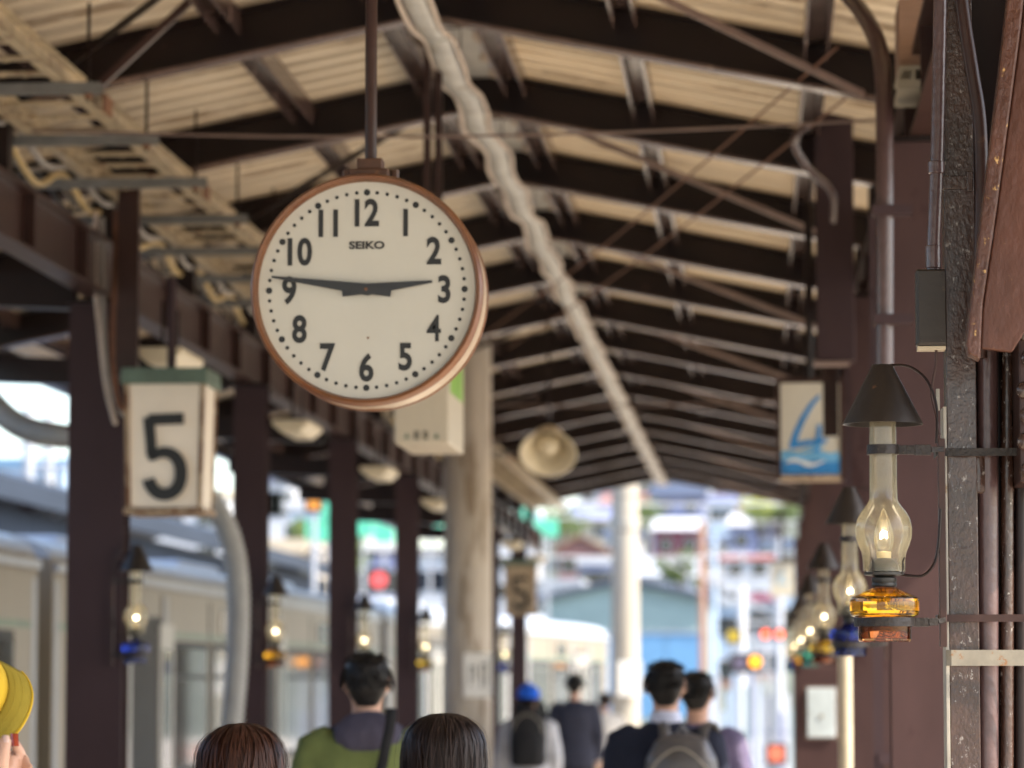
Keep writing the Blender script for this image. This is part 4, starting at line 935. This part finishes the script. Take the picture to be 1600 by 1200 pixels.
def PL(px, Y): return at(px, 1062, Y).x
person('woman with reddish brown hair seen from behind, bottom left of centre', (PL(380, 7.25), 7.25), 1.508, 0, c_beige, c_black, h_brown, 'long', vox=.012)
person('woman with dark brown hair seen from behind, below the clock', (PL(695, 7.8), 7.8), 1.524, R(-6), c_char, c_black, h_dark, 'long', vox=.012)
gm = person('man in an olive green jacket with dark hood, seen from behind', (PL(573, 12), 12), 1.70, R(8), c_green, c_black, h_black, 'short', bulk=1.13, hood=c_hood, vox=.012)
sm_ = person('man in a navy suit with white shirt collar, seen from behind', (PL(1040, 14), 14), 1.685, R(0), c_navy, c_navy, h_black, 'short', bulk=1.08, collar=c_shirt, vox=.012)
person('man in a purple grey jacket partly hidden behind the suited man', (PL(1089, 16), 16), 1.645, R(-10), c_purple, c_black, h_black, 'short', bulk=1.08)
person('person in a bright blue knit hat and light grey top', (PL(826, 26), 26), 1.55, R(0), c_grey, c_black, h_dark, 'short', hat=c_blue, bulk=1.06)
person('man in a dark charcoal coat beyond the blue-hatted person', (PL(898, 32), 32), 1.66, R(0), c_char, c_black, h_black, 'short', bulk=1.1)
person('small distant person in a white top near the pale pole', (PL(945, 38), 38), 1.46, R(10), c_white, c_beige, h_dark, 'short')
def backpack(loc, rz, mat, mat2, label, s=1.0):
    t = thing('backpack', label, 'backpack', loc, rz); t.scale = (s, s, s)
    remesh(MB().rings([(0, 0, -.24, .11, .06), (0, 0, -.21, .145, .085), (0, 0, 0, .15, .095), (0, 0, .15, .14, .085), (0, .01, .22, .1, .06), (0, .02, .245, .04, .02)]).build('pack', mat, t), .012, 3, .012, .08)
    remesh(MB().rings([(0, -.075, -.2, .1, .03), (0, -.085, -.1, .115, .04), (0, -.085, 0, .105, .035), (0, -.07, .04, .06, .02)]).build('front_pocket', mat2, t), .01, 3)
    for q in (-1, 1): MB().tube(bez([(q*.07, .05, .2), (q*.08, .1, .27), (q*.1, .2, .27), (q*.12, .27, .15), (q*.13, .26, -.02), (q*.13, .15, -.16), (q*.11, .06, -.2)], 5), .022, 8, flat=.35).build('strap', mat, t, smooth=True)
    MB().tube([(-.03, .03, .23), (0, .03, .275), (.03, .03, .23)], .008, 6).build('handle', mat2, t)
    MB().tube(bez([(-.12, -.055, .02), (-.1, -.07, .12), (0, -.075, .19), (.1, -.07, .12), (.12, -.055, .02)], 5), .004, 5).build('zip', m_galv, t)
backpack((PL(826, 25.85), 25.80, 1.18), 0, c_black, c_black, 'black backpack worn by the person in the blue hat', .95)
c_gpk = M('grey_shiny_nylon', (.085, .08, .082), .38, var=.2, scale=20, bump=.2, bscale=30); c_gpk2 = M('grey_nylon_pocket', (.15, .145, .145), .35, var=.25, scale=14, bump=.3, bscale=25)
q = at(1046, 1195, 13.78); backpack((q.x+.05, 13.75, q.z-.13), R(-6), c_gpk, c_gpk2, 'grey nylon backpack on the back of the suited man', 1.05)
# shoulder strap of the man in green
q = at(607, 1130, 11.8)
tag(MB().tube(bez([at(611, 1108, 11.83), at(610, 1130, 11.8), at(603, 1165, 11.79), at(594, 1210, 11.8), at(585, 1250, 11.82)], 5), .019, 8, flat=.4).build('shoulder_strap', c_black, smooth=True), 'black bag strap over the right shoulder of the green jacket', 'strap')

# person in the yellow cap at the left edge, hand raised
hp = at(-330, 1090, 6.05)
m_cap_y = M('yellow_cotton', (.58, .38, .03), .8, var=.08, scale=14, bump=.15, bscale=260, spec=.2); m_bill = M('shade_toned_bill', (.30, .225, .03), .8, var=.1, scale=12, bump=.15, bscale=200, spec=.2)  # bill colour darkened for the shade lying on it
HH = 1.66; s_ = HH/1.7
hd = at(8, 1235, 6.0)
rootx, rooty = hp.x-.03, 6.10
def loc_(p): # world point to the person's own axes (facing +x, turned -90 degrees)
    d = Vector(p)-Vector((rootx, rooty, 0)); return Vector((-d.y, d.x, d.z))/s_
el = loc_((rootx+.20, 5.86, 1.20)); wr = loc_((hd.x-.035, 5.96, hd.z-.06))
yp = person('person at the left edge of whom only a raised hand with red nail shows', (rootx, rooty), HH, R(-90), c_navy, c_black, h_dark, 'short', group='people walking along the platform', vox=.008,
    arms={1: ((.175, -.01, 1.375), el, wr, (loc_(hd)-wr)), -1: ((-.175, -.01, 1.375), (-.235, -.035, 1.12), (-.225, .03, .88), (0, .15, -1))})
# the raised hand is shaped finger by finger
hb = MB()
def A(x, y, Y=6.0): return at(x, y, Y)
hb.tube([A(-8, 1290, 5.97), A(2, 1240, 5.98), A(14, 1205, 6.0), A(20, 1185, 6.01)], [.027, .034, .03, .02], 12, flat=.7)
hb.tube([A(-4, 1222, 5.965), A(2, 1195, 5.955), A(6, 1172, 5.955), A(8.5, 1157, 5.96), A(8.5, 1149, 5.963)], [.0155, .0140, .0118, .0112, .0062], 12)
hb.tube([A(37, 1222, 6.02), A(36, 1192, 6.02), A(29, 1173, 6.012), A(23, 1160, 6.005), A(21, 1153, 6.003)], [.0125, .0122, .0108, .0085, .0050], 12)
hb.tube([A(38, 1235, 6.03), A(44, 1205, 6.045), A(34, 1184, 6.045), A(24, 1176, 6.03)], [.012, .0115, .0105, .008], 12)
hb.tube([A(34, 1250, 6.03), A(42, 1228, 6.05), A(32, 1206, 6.05), A(20, 1202, 6.03)], [.0115, .011, .010, .008], 12)
hb.tube([A(28, 1262, 6.02), A(34, 1246, 6.045), A(26, 1228, 6.045), A(16, 1224, 6.03)], [.0105, .010, .009, .007], 12)
hand_o = hb.build('hand', SKIN, yp)
hand_o.data.transform(Matrix.Translation((0, 0, 0)))
for v in hand_o.data.vertices: v.co = loc_(v.co)
remesh(hand_o, .0028, 3)
def nail(pts, w_, mat):
    mb = MB(); P = [Vector(p) for p in pts]; V = []
    for i, p_ in enumerate(P):
        for k in range(5):
            a = (k-2)/2; V.append(loc_(p_+Vector((a*w_/2, .0035*a*a, 0))))
        for k in range(5):
            a = (k-2)/2; V.append(loc_(p_+Vector((a*w_/2, .0035*a*a+.0012, 0))))
    n = len(P)
    F_ = []
    for i in range(n-1):
        for k in range(4): F_ += [(i*10+k, i*10+k+1, (i+1)*10+k+1, (i+1)*10+k), (i*10+5+k, (i+1)*10+5+k, (i+1)*10+6+k, i*10+6+k)]
        F_ += [(i*10, (i+1)*10, (i+1)*10+5, i*10+5), (i*10+4, i*10+9, (i+1)*10+9, (i+1)*10+4)]
    F_ += [(0, 5, 6, 7, 8, 9, 4, 3, 2, 1), tuple((n-1)*10+k for k in (0, 1, 2, 3, 4, 9, 8, 7, 6, 5))]
    mb.add(V, F_).build('fingernail', mat, hand_o, smooth=True)
nail([A(23, 1166, 5.990), A(22.2, 1160, 5.9915), A(21.6, 1152, 5.994), A(21.6, 1146, 5.9965)], .0145, M('red_brown_nail_polish', (.30, .045, .02), .12, var=.1, coat=.6))
nail([A(8.4, 1160, 5.9465), A(8.6, 1154, 5.948), A(8.6, 1149, 5.952)], .011, M('bare_nail', (.62, .42, .35), .3))
# the cap: crown and bill
cp = thing('baseball_cap', 'yellow baseball cap with shade-darkened bill above the raised hand, cut by the left edge', 'cap', at(-62, 1079, 6.10))
_nn = Vector((-.22, -.88, .36)).normalized(); _fx = Vector((.8, -.3, -.36)); _fx = (_fx-_nn*_fx.dot(_nn)).normalized(); _wy = _nn.cross(_fx); _wy = (_wy-_fx*_wy.dot(_fx)).normalized(); _nz = _fx.cross(_wy)
mrot = Matrix((_fx, _wy, _nz)).transposed().to_4x4()
crown = MB(); pr = [(math.cos(R(a)), math.sin(R(a))) for a in (0, 12, 25, 40, 55, 70, 82, 89.5)]
crown.shell([(x*.092, z*.098) for x, z in pr], n=36)
crown.v = [tuple(mrot @ Vector((x*1.08, y*.94, z))) for x, y, z in crown.v]
co_ = crown.build('crown', m_cap_y, cp, smooth='all'); so = co_.modifiers.new('th', 'SOLIDIFY'); so.thickness = .003
bl = MB(); V = []; nu, nv = 18, 8
for i in range(nu+1):
    a = R(-72+144*i/nu)
    for j in range(nv+1):
        f_ = j/nv; ext = .046*math.cos(a*.75)**.6
        x = math.cos(a)*.0985+ext*f_; y = math.sin(a)*.0865*(1+.06*f_)
        V.append(mrot @ Vector((x, y, .002-.018*f_*f_-(y/.085)**2*.026*(.3+.7*f_))))
bl.add(V, [(i*(nv+1)+j, i*(nv+1)+j+1, (i+1)*(nv+1)+j+1, (i+1)*(nv+1)+j) for i in range(nu) for j in range(nv)])
bo = bl.build('bill', m_bill, cp, smooth='all'); so = bo.modifiers.new('th', 'SOLIDIFY'); so.thickness = .0035
for f_ in (.35, .65):
    P = []
    for i in range(1, nu):
        a = R(-72+144*i/nu); ext = .046*math.cos(a*.75)**.6; x = math.cos(a)*.0985+ext*f_; y = math.sin(a)*.0865*(1+.06*f_)
        P.append(mrot @ Vector((x, y, .0022-.018*f_*f_-(y/.085)**2*.026*(.3+.7*f_))))
    MB().tube(P, .00045, 4).build('stitching', m_bill, bo)
P = [mrot @ Vector(V_) for V_ in []]
edge = [V[i*(nv+1)+nv] for i in range(nu+1)]; MB().tube(edge, .0024, 6).build('bill_edge', m_cap_y, bo, smooth=True)
MB().ell(mrot @ Vector((0, 0, .1)), (.007, .007, .004)).build('button', m_cap_y, cp, smooth='all')
lo = MB()
for (a, z) in ((8, .05), (14, .044)):
    lo.cbox(mrot @ Vector((math.cos(R(a))*.0985*.89, math.sin(R(a))*.086*.89, z)), (.006, .004, .012), mrot.to_3x3())
lo.build('emblem', cloth('blue_thread', (.03, .06, .25)), cp)

# ------------------------------------------------------------------ beyond the platform
def sstep(y, a, b):
    t_ = max(0, min(1, (y-a)/(b-a))); return t_*t_*(3-2*t_)
def hz(x, y):
    return -1.15 + (sstep(y, 150, 450)*(11 + 2*math.sin(x*.03+1)) + sstep(y, 430, 660)*(34+4*math.sin(x*.05))) * (1 if x > -25 else max(.35, 1-(-25-x)/90))
hv = []; nx, ny = 60, 60
for j in range(ny+1):
    for i in range(nx+1):
        x = -420+840*i/nx; y = 140+640*j/ny; hv.append((x, y, hz(x, y)-(.3 if j == 0 else 0)))
hill = MB().add(hv, [(j*(nx+1)+i, j*(nx+1)+i+1, (j+1)*(nx+1)+i+1, (j+1)*(nx+1)+i) for j in range(ny) for i in range(nx)])
struct('hillside', hill, m_hill, smooth='all')
PAL = {'white': (.48, .49, .52), 'lav': (.19, .21, .34), 'cream': (.42, .36, .27), 'pink': (.30, .14, .12), 'maroon': (.17, .03, .05), 'slate': (.05, .065, .105), 'teal': (.23, .31, .31), 'blue': (.12, .27, .46), 'grey': (.34, .36, .40), 'red': (.5, .10, .08), 'rust': (.28, .15, .10), 'paleblue': (.34, .43, .55), 'green': (.05, .48, .30), 'ochre': (.45, .30, .12)}
PM = {k: M('facade_'+k, v, .6, var=.1, scale=.6) for k, v in PAL.items()}
def house(px0, px1, ytop, Y, wall, roof, label, depth=9, gable=True, storeys=2, group='houses on the hillside', rise=.3, name='house', cat='house', side=False):
    a = at(px0, ytop, Y); b = at(px1, ytop, Y); xc = (a.x+b.x)/2; w_ = (b.x-a.x)/2; z0 = min(hz(xc-w_, Y), hz(xc+w_, Y))-.3; h = a.z-z0
    t = thing(name, label, cat, (xc, Y, z0), 0, group); rh = w_*rise*2 if gable else .5; hw = h-rh
    if gable and not side:
        MB().prism([(-w_, 0), (w_, 0), (w_, hw), (0, h-.25), (-w_, hw)], 0, depth).build('wall', PM[wall], t)
        r_ = MB().prism([(-w_-.5, hw-.2), (0, h-.1), (w_+.5, hw-.2), (w_+.5, hw+.05), (0, h+.15), (-w_-.5, hw+.05)], -.6, depth+.6).build('roof', PM[roof], t)
    elif gable:
        MB().box(-w_, w_, 0, depth, 0, hw).build('wall', PM[wall], t)
        r_ = MB().add([(-w_-.5, -.6, hw), (w_+.5, -.6, hw), (w_+.5, depth+.6, hw), (-w_-.5, depth+.6, hw), (-w_, depth/2, h), (w_, depth/2, h)], [(3, 2, 1, 0), (0, 1, 5, 4), (2, 3, 4, 5), (1, 2, 5), (3, 0, 4)]).build('roof', PM[roof], t)
    else:
        MB().box(-w_, w_, 0, depth, 0, hw).build('wall', PM[wall], t)
        MB().box(-w_-.25, w_+.25, -.3, depth+.3, hw+.002, h).build('roof', PM[roof], t)
    if name == 'warehouse':
        return t
    n = max(2, int(w_*2/2.2)); fh = max(2.4, hw/max(1, round(hw/2.9)))
    for f_ in range(int(hw/fh)):
        for i in range(n):
            x = -w_+(i+.5)*2*w_/n; z = hw-fh*(f_+1)+.9
            if z < .3: continue
            wn = MB().box(x-.75, x+.75, -.06, -.003, z-.1, z+1.35).build('window', PM['white'], t)
            MB().box(x-.68, x+.68, -.075, -.061, z-.03, z+1.28).build('pane', m_darkglass, wn)
    MB().box(-.5, .5, -.05, -.002, .3, 2.3).build('door', PM['rust'], t)
    return t
HS = [(872, 940, 838, 300, 'pink', 'rust', 'pink walled house just left of the pale concrete pole', True, False),
 (838, 905, 905, 240, 'white', 'grey', 'white flat-roofed house left of the teal warehouse', False, False),
 (1018, 1100, 752, 420, 'lav', 'slate', 'lavender house high on the slope right of the pale pole', True, True),
 (1022, 1096, 806, 360, 'maroon', 'white', 'house with maroon walls and broad white roof', True, True),
 (985, 1094, 868, 280, 'white', 'grey', 'pale house with grey roof above the teal warehouse', True, True),
 (1108, 1150, 770, 400, 'paleblue', 'lav', 'pale blue house right of the orange pole', True, True),
 (1140, 1212, 800, 380, 'lav', 'white', 'lavender house with white roof at the far right slope', True, True),
 (1128, 1206, 866, 300, 'white', 'red', 'white house with red roof edge on the right', False, False),
 (1172, 1215, 926, 240, 'grey', 'maroon', 'grey house with maroon roof at the right', True, True),
 (1105, 1168, 935, 230, 'paleblue', 'white', 'pale blue shed with white roof behind the signals', False, False),
 (940, 1010, 768, 430, 'grey', 'pink', 'grey house at the top of the slope behind the pale pole', True, True),
 (880, 955, 790, 390, 'cream', 'lav', 'cream house under the canopy end, left of the pole', True, True),
 (410, 450, 740, 190, 'white', 'lav', 'tall white block behind the second left column', False, False),
 (452, 512, 782, 170, 'paleblue', 'white', 'pale blue block right of the ribbed pipe', False, False),
 (430, 470, 842, 120, 'cream', 'cream', 'cream building over the train roof behind the left columns', False, False),
 (556, 625, 852, 200, 'lav', 'white', 'lavender building under the green panels', False, False),
 (655, 700, 856, 220, 'white', 'grey', 'white building left of the weathered concrete pole', False, False),
 (770, 838, 800, 330, 'white', 'paleblue', 'white building behind the distant tan sign', False, False),
 (193, 350, 766, 230, 'white', 'cream', 'broad white building behind the number 5 sign', False, False),
 (-60, 104, 716, 260, 'paleblue', 'blue', 'pale blue building with blue roof at the far left', False, False)]
HS += [(905, 962, 745, 520, 'white', 'maroon', 'white house with maroon roof high on the slope left of the pole', True, True),
 (1000, 1048, 738, 560, 'cream', 'slate', 'cream house at the very top just under the canopy end', True, True),
 (1060, 1112, 742, 540, 'white', 'slate', 'white house with slate roof near the top of the orange mast', True, True),
 (1118, 1160, 752, 500, 'pink', 'grey', 'pink house with grey roof high at the right', True, True),
 (1165, 1225, 764, 470, 'white', 'lav', 'white house with lavender roof at the upper right', True, True),
 (945, 1000, 822, 330, 'white', 'slate', 'white house with slate roof directly behind the pale pole', True, True),
 (1096, 1135, 838, 320, 'cream', 'slate', 'small cream house with slate roof right of the orange mast', True, True),
 (1190, 1240, 838, 320, 'paleblue', 'slate', 'pale blue house with slate roof beside the right columns', True, True),
 (905, 955, 872, 260, 'lav', 'white', 'lavender shed with white roof above the warehouse left slope', False, False)]
for (x0_, x1_, yt, Y, wl, rf, lab, ga, sd_) in HS: house(x0_, x1_, yt, Y, wl, rf, lab, gable=ga, side=sd_)
# teal and blue warehouse
wa = house(848, 1108, 905, 190, 'teal', 'slate', 'teal gabled warehouse with bright blue doors beyond the platform end', depth=24, rise=.115, name='warehouse', cat='warehouse', group=None)
w_ = (at(1108, 905, 190).x-at(848, 905, 190).x)/2; zt = at(1000, 990, 190).z - wa.location.z
for i in range(4): MB().box(-w_+.2+i*(2*w_-.4)/4+.03, -w_+.2+(i+1)*(2*w_-.4)/4-.03, -.12, -.004, .1, zt).build('sliding_door', PM['blue'], wa)
MB().box(-w_, w_, -.2, -.003, zt+.01, zt+.12).build('door_track', PM['grey'], wa)
for i in range(20): MB().box(-w_+.3+i*(2*w_-.6)/19.5, -w_+.36+i*(2*w_-.6)/19.5, -.03, -.003, zt+.2, zt+1.15).build('cladding_rib', PM['teal'], wa)
# building with green glazed panels between the left columns
gx0, gx1 = at(478, 800, 120).x, at(880, 800, 120).x
t = thing('green_screen', 'row of bright green panels on a frame beyond the train', 'screen', ((gx0+gx1)/2, 120, -1.1), 0)
m_gp = glass('green_translucent_panel', (.35, .9, .72), .2, haze=.8, hcol=(.22, .74, .56))
for (px0, px1, y0, y1) in ((480, 498, 764, 780), (500, 520, 772, 815), (478, 514, 812, 846), (553, 583, 790, 838), (584, 616, 800, 847), (652, 692, 816, 838), (816, 836, 790, 826), (838, 872, 812, 838)):
    a = at(px0, y1, 120); b = at(px1, y0, 120)
    MB().box(a.x, b.x, 119.95, 120.0, a.z, b.z).build('panel', m_gp, t, world=True)
    MB().box((a.x+b.x)/2-.05, (a.x+b.x)/2+.05, 120.01, 120.11, -1.1, b.z).build('post', PM['grey'], t, world=True)
a = at(478, 850, 120); b = at(700, 862, 120)
MB().box(a.x, b.x, 120.12, 120.25, b.z-.1, b.z+.1).build('rail', m_dark, t, world=True)
# opposite platform canopy with slate roof
m_slate = M('dark_slate_cladding', (.022, .030, .046), .75, var=.2, scale=1.2, stretch=(1, .2, 3), spec=.2)
t = thing('opposite_canopy', 'slate blue canopy roof on the opposite platform above the train', 'canopy', (-12.5, 20, -1.1))
MB().add([(-9.6, 14, 4.15), (-13, 14, 5.2), (-13, 76, 5.2), (-9.6, 76, 4.15), (-9.6, 14, 4.0), (-13, 14, 5.05), (-13, 76, 5.05), (-9.6, 76, 4.0)], [(0, 1, 2, 3), (7, 6, 5, 4), (0, 4, 5, 1), (1, 5, 6, 2), (2, 6, 7, 3), (3, 7, 4, 0)]).build('roof', m_slate, t, world=True)
MB().add([(-13.01, 14, 5.2), (-16.4, 14, 4.15), (-16.4, 76, 4.15), (-13.01, 76, 5.2), (-13.01, 14, 5.05), (-16.4, 14, 4.0), (-16.4, 76, 4.0), (-13.01, 76, 5.05)], [(0, 1, 2, 3), (7, 6, 5, 4), (0, 4, 5, 1), (1, 5, 6, 2), (2, 6, 7, 3), (3, 7, 4, 0)]).build('roof', m_slate, t, world=True)
MB().box(-9.58, -9.5, 14, 76, 3.9, 4.18).build('gutter', m_slate, t, world=True)
for k in range(12): MB().box(-9.95, -9.85, 14+5.2*k, 14+5.2*k+5.17, -.1, 3.88).build('cladding_panel', m_slate, t, world=True)
for k in range(9): MB().box(-12.62, -12.38, 16+5.8*k, 16.24+5.8*k, -.1, 5.0).build('post', m_col, t, world=True)
tag(MB().box(-15.5, -9.9, 8, 80, -1.1, -.12).build('opposite_platform', m_asph), kind='structure')
# catenary masts and lattice arms
def mast(px, Y, zt, label, mat, arm=0):
    p = at(px, 1062, Y); t = thing('catenary_mast', label, 'mast', (p.x, Y, -1.1), 0, 'overhead line masts')
    MB().lathe([(.14, 0), (.11, zt+1.1)], n=12).build('shaft', mat, t, smooth=True)
    if arm:
        MB().tube([(0, 0, zt), (arm, 0, zt)], .05, 6).build('arm', PM['grey'], t)
        MB().tube([(0, 0, zt-1.2), (arm, 0, zt)], .035, 6).build('stay', PM['grey'], t)
        MB().lathe([(.03, 0), (.09, .05), (.03, .1), (.09, .15), (.03, .2)], (arm*.9, 0, zt-.25), 8).build('insulator', PM['white'], t)
mast(1098, 120, 7.2, 'rusty orange mast right of the teal warehouse', PM['rust'], 1.6)
mast(1117, 150, 8, 'thin pale mast with green band right of the orange mast', PM['paleblue'], -2.2)
mast(1160, 100, 4.4, 'white post at the far right beyond the platform', PM['white'], 1.2)
mast(1218, 95, 5.6, 'pale mast beside the right column row in the distance', PM['grey'], -2)
mast(40, 62, 6.7, 'grey lattice mast left of the far left column', PM['grey'], 2.5)
mast(72, 75, 8, 'thin grey mast in the sky gap at far left', PM['grey'], -3)
for (y, xa, za, xb, zb_, lab) in ((100, -14, 7.4, 9, 7.2, 'sagging overhead wire across the tracks'), (118, -14, 6.2, 9, 6.6, 'lower overhead wire across the tracks'), (150, -20, 9.5, 12, 8.8, 'far overhead wire in front of the hillside')):
    tag(MB().tube([Vector((xa, y, za)).lerp(Vector((xb, y, zb_)), i/12)-Vector((0, 0, .5*math.sin(math.pi*i/12))) for i in range(13)], .03, 5).build('overhead_wire', PM['white']), lab, 'wire', 'overhead wires')
# signals
def signal(px, py, Y, c, label, r=.13, glow=3, shape='round'):
    p = at(px, py, Y); t = thing('railway_signal', label, 'signal', (p.x, Y, -1.1), 0, 'signals beyond the platform end')
    MB().lathe([(.05, 0), (.05, p.z+1.1-.2)], (0, .06, 0), n=10).build('post', PM['grey'], t)
    MB().box(-r*1.5, r*1.5, .0, .12, p.z+1.1-r*1.5, p.z+1.1+r*1.5).build('head', m_gask, t, bevel=.02)
    (MB().lathe([(.0001, -.02), (r, -.015), (r, -.002)], (0, 0, p.z+1.1), 18, axis='y') if shape == 'round' else MB().box(-r, r, -.02, -.002, p.z+1.1-r, p.z+1.1+r)).build('lens', emitter('signal_lens', c, glow) if glow else M('sign_face', c, .5), t)
signal(1196, 991, 85, (1, .13, .05), 'left of the two red signal lights at right', .10, .7)
signal(1218, 991, 85, (1, .13, .05), 'right of the two red signal lights at right', .10, .7)
signal(1180, 1034, 70, (1, .36, .01), 'large orange round signal at right', .12, .45)
signal(1156, 1036, 70, (.10, .08, .12), 'dark round disc left of the orange signal', .14, 0)
signal(1146, 994, 80, (.45, .32, .02), 'small yellow square marker near the right background', .13, 0, 'sq')
signal(592, 906, 90, (.80, .10, .10), 'coral red round sign between the left columns', .22, 0)
signal(490, 786, 60, (.75, .28, .03), 'orange square lamp near the top of the third left column', .11, 0, 'sq')
signal(1213, 1178, 60, (.70, .16, .08), 'small coral sign low at the right', .13, 0, 'sq')
# pale barrier fence at the end of the platform
fx0, fx1 = at(1098, 1062, 75).x, at(1244, 1062, 75).x
t = thing('barrier_fence', 'pale blue white barrier fence of upright slats beyond the platform', 'fence', ((fx0+fx1)/2, 75, -1.1))
n = 16
for i in range(n):
    x = fx0+(fx1-fx0)*(i+.1)/n; hgt = 2.0+random.uniform(0, .9)
    MB().box(x, x+(fx1-fx0)/n*.72, 74.97, 75.0, -1.1, -1.1+hgt).build('slat', PM[random.choice(['white', 'paleblue', 'grey', 'paleblue', 'lav', 'slate', 'teal', 'cream'])], t, world=True)
for z in (-.6, .4): MB().box(fx0-.05, fx1+.05, 75.003, 75.06, z, z+.1).build('rail', PM['grey'], t, world=True)
# trees
m_leaf = M('leaves', (.08, .12, .03), .8, var=.5, scale=1.5); m_leaf2 = M('yellow_green_leaves', (.33, .36, .06), .8, var=.4, scale=1.5); m_bark = M('bark', (.08, .06, .045), .9)
def tree(px, py, Y, r, mat, label, seed):
    p = at(px, py, Y); z0 = hz(p.x, Y); rn = random.Random(seed); t = thing('tree', label, 'tree', (p.x, Y, z0), 0, 'trees on the hillside'); h = p.z-z0
    tb = MB().tube([(0, 0, -.3), (.1, 0, h*.5), (0, .1, h)], [.28, .2, .08], 8)
    for k in range(6):
        a = rn.uniform(0, 6.28); tb.tube([(0, 0, h*.55+.1*k), (math.cos(a)*r*.5, math.sin(a)*r*.5, h+rn.uniform(-.3, .5)*r)], [.09, .03], 5)
    tb.build('trunk', m_bark, t)
    cr = MB(); cl = [(Vector((rn.gauss(0, .45), rn.gauss(0, .45), rn.gauss(0, .4)))*r, rn.uniform(.3, .5)*r) for _ in range(14)]
    for i in range(900):
        c_, q = rn.choice(cl); d = Vector((rn.gauss(0, 1), rn.gauss(0, 1), rn.gauss(0, 1))).normalized()*q*rn.uniform(.6, 1)
        o_ = Vector((0, 0, h))+c_+d; u = Vector((rn.gauss(0, 1), rn.gauss(0, 1), rn.gauss(0, 1))).normalized()*.2; v_ = u.orthogonal().normalized()*.13
        cr.add([o_-u, o_+v_, o_+u, o_-v_], [(0, 1, 2, 3)])
    cr.build('crown', mat, t)
tree(1188, 795, 330, 2.0, m_leaf2, 'yellow green tree on the slope at upper right', 1)
tree(1215, 800, 310, 1.8, m_leaf, 'dark green tree beside the yellow green tree', 2)
tree(880, 815, 340, 2.2, m_leaf, 'green tree under the canopy end left of the pole', 3)
tree(1060, 890, 250, 1.5, m_leaf, 'low green tree behind the warehouse roof', 4)
tree(530, 850, 150, 1.6, m_leaf, 'green tree beyond the train between the left columns', 5)
tree(1010, 800, 400, 2.4, m_leaf, 'dark tree beside the lavender house', 6)
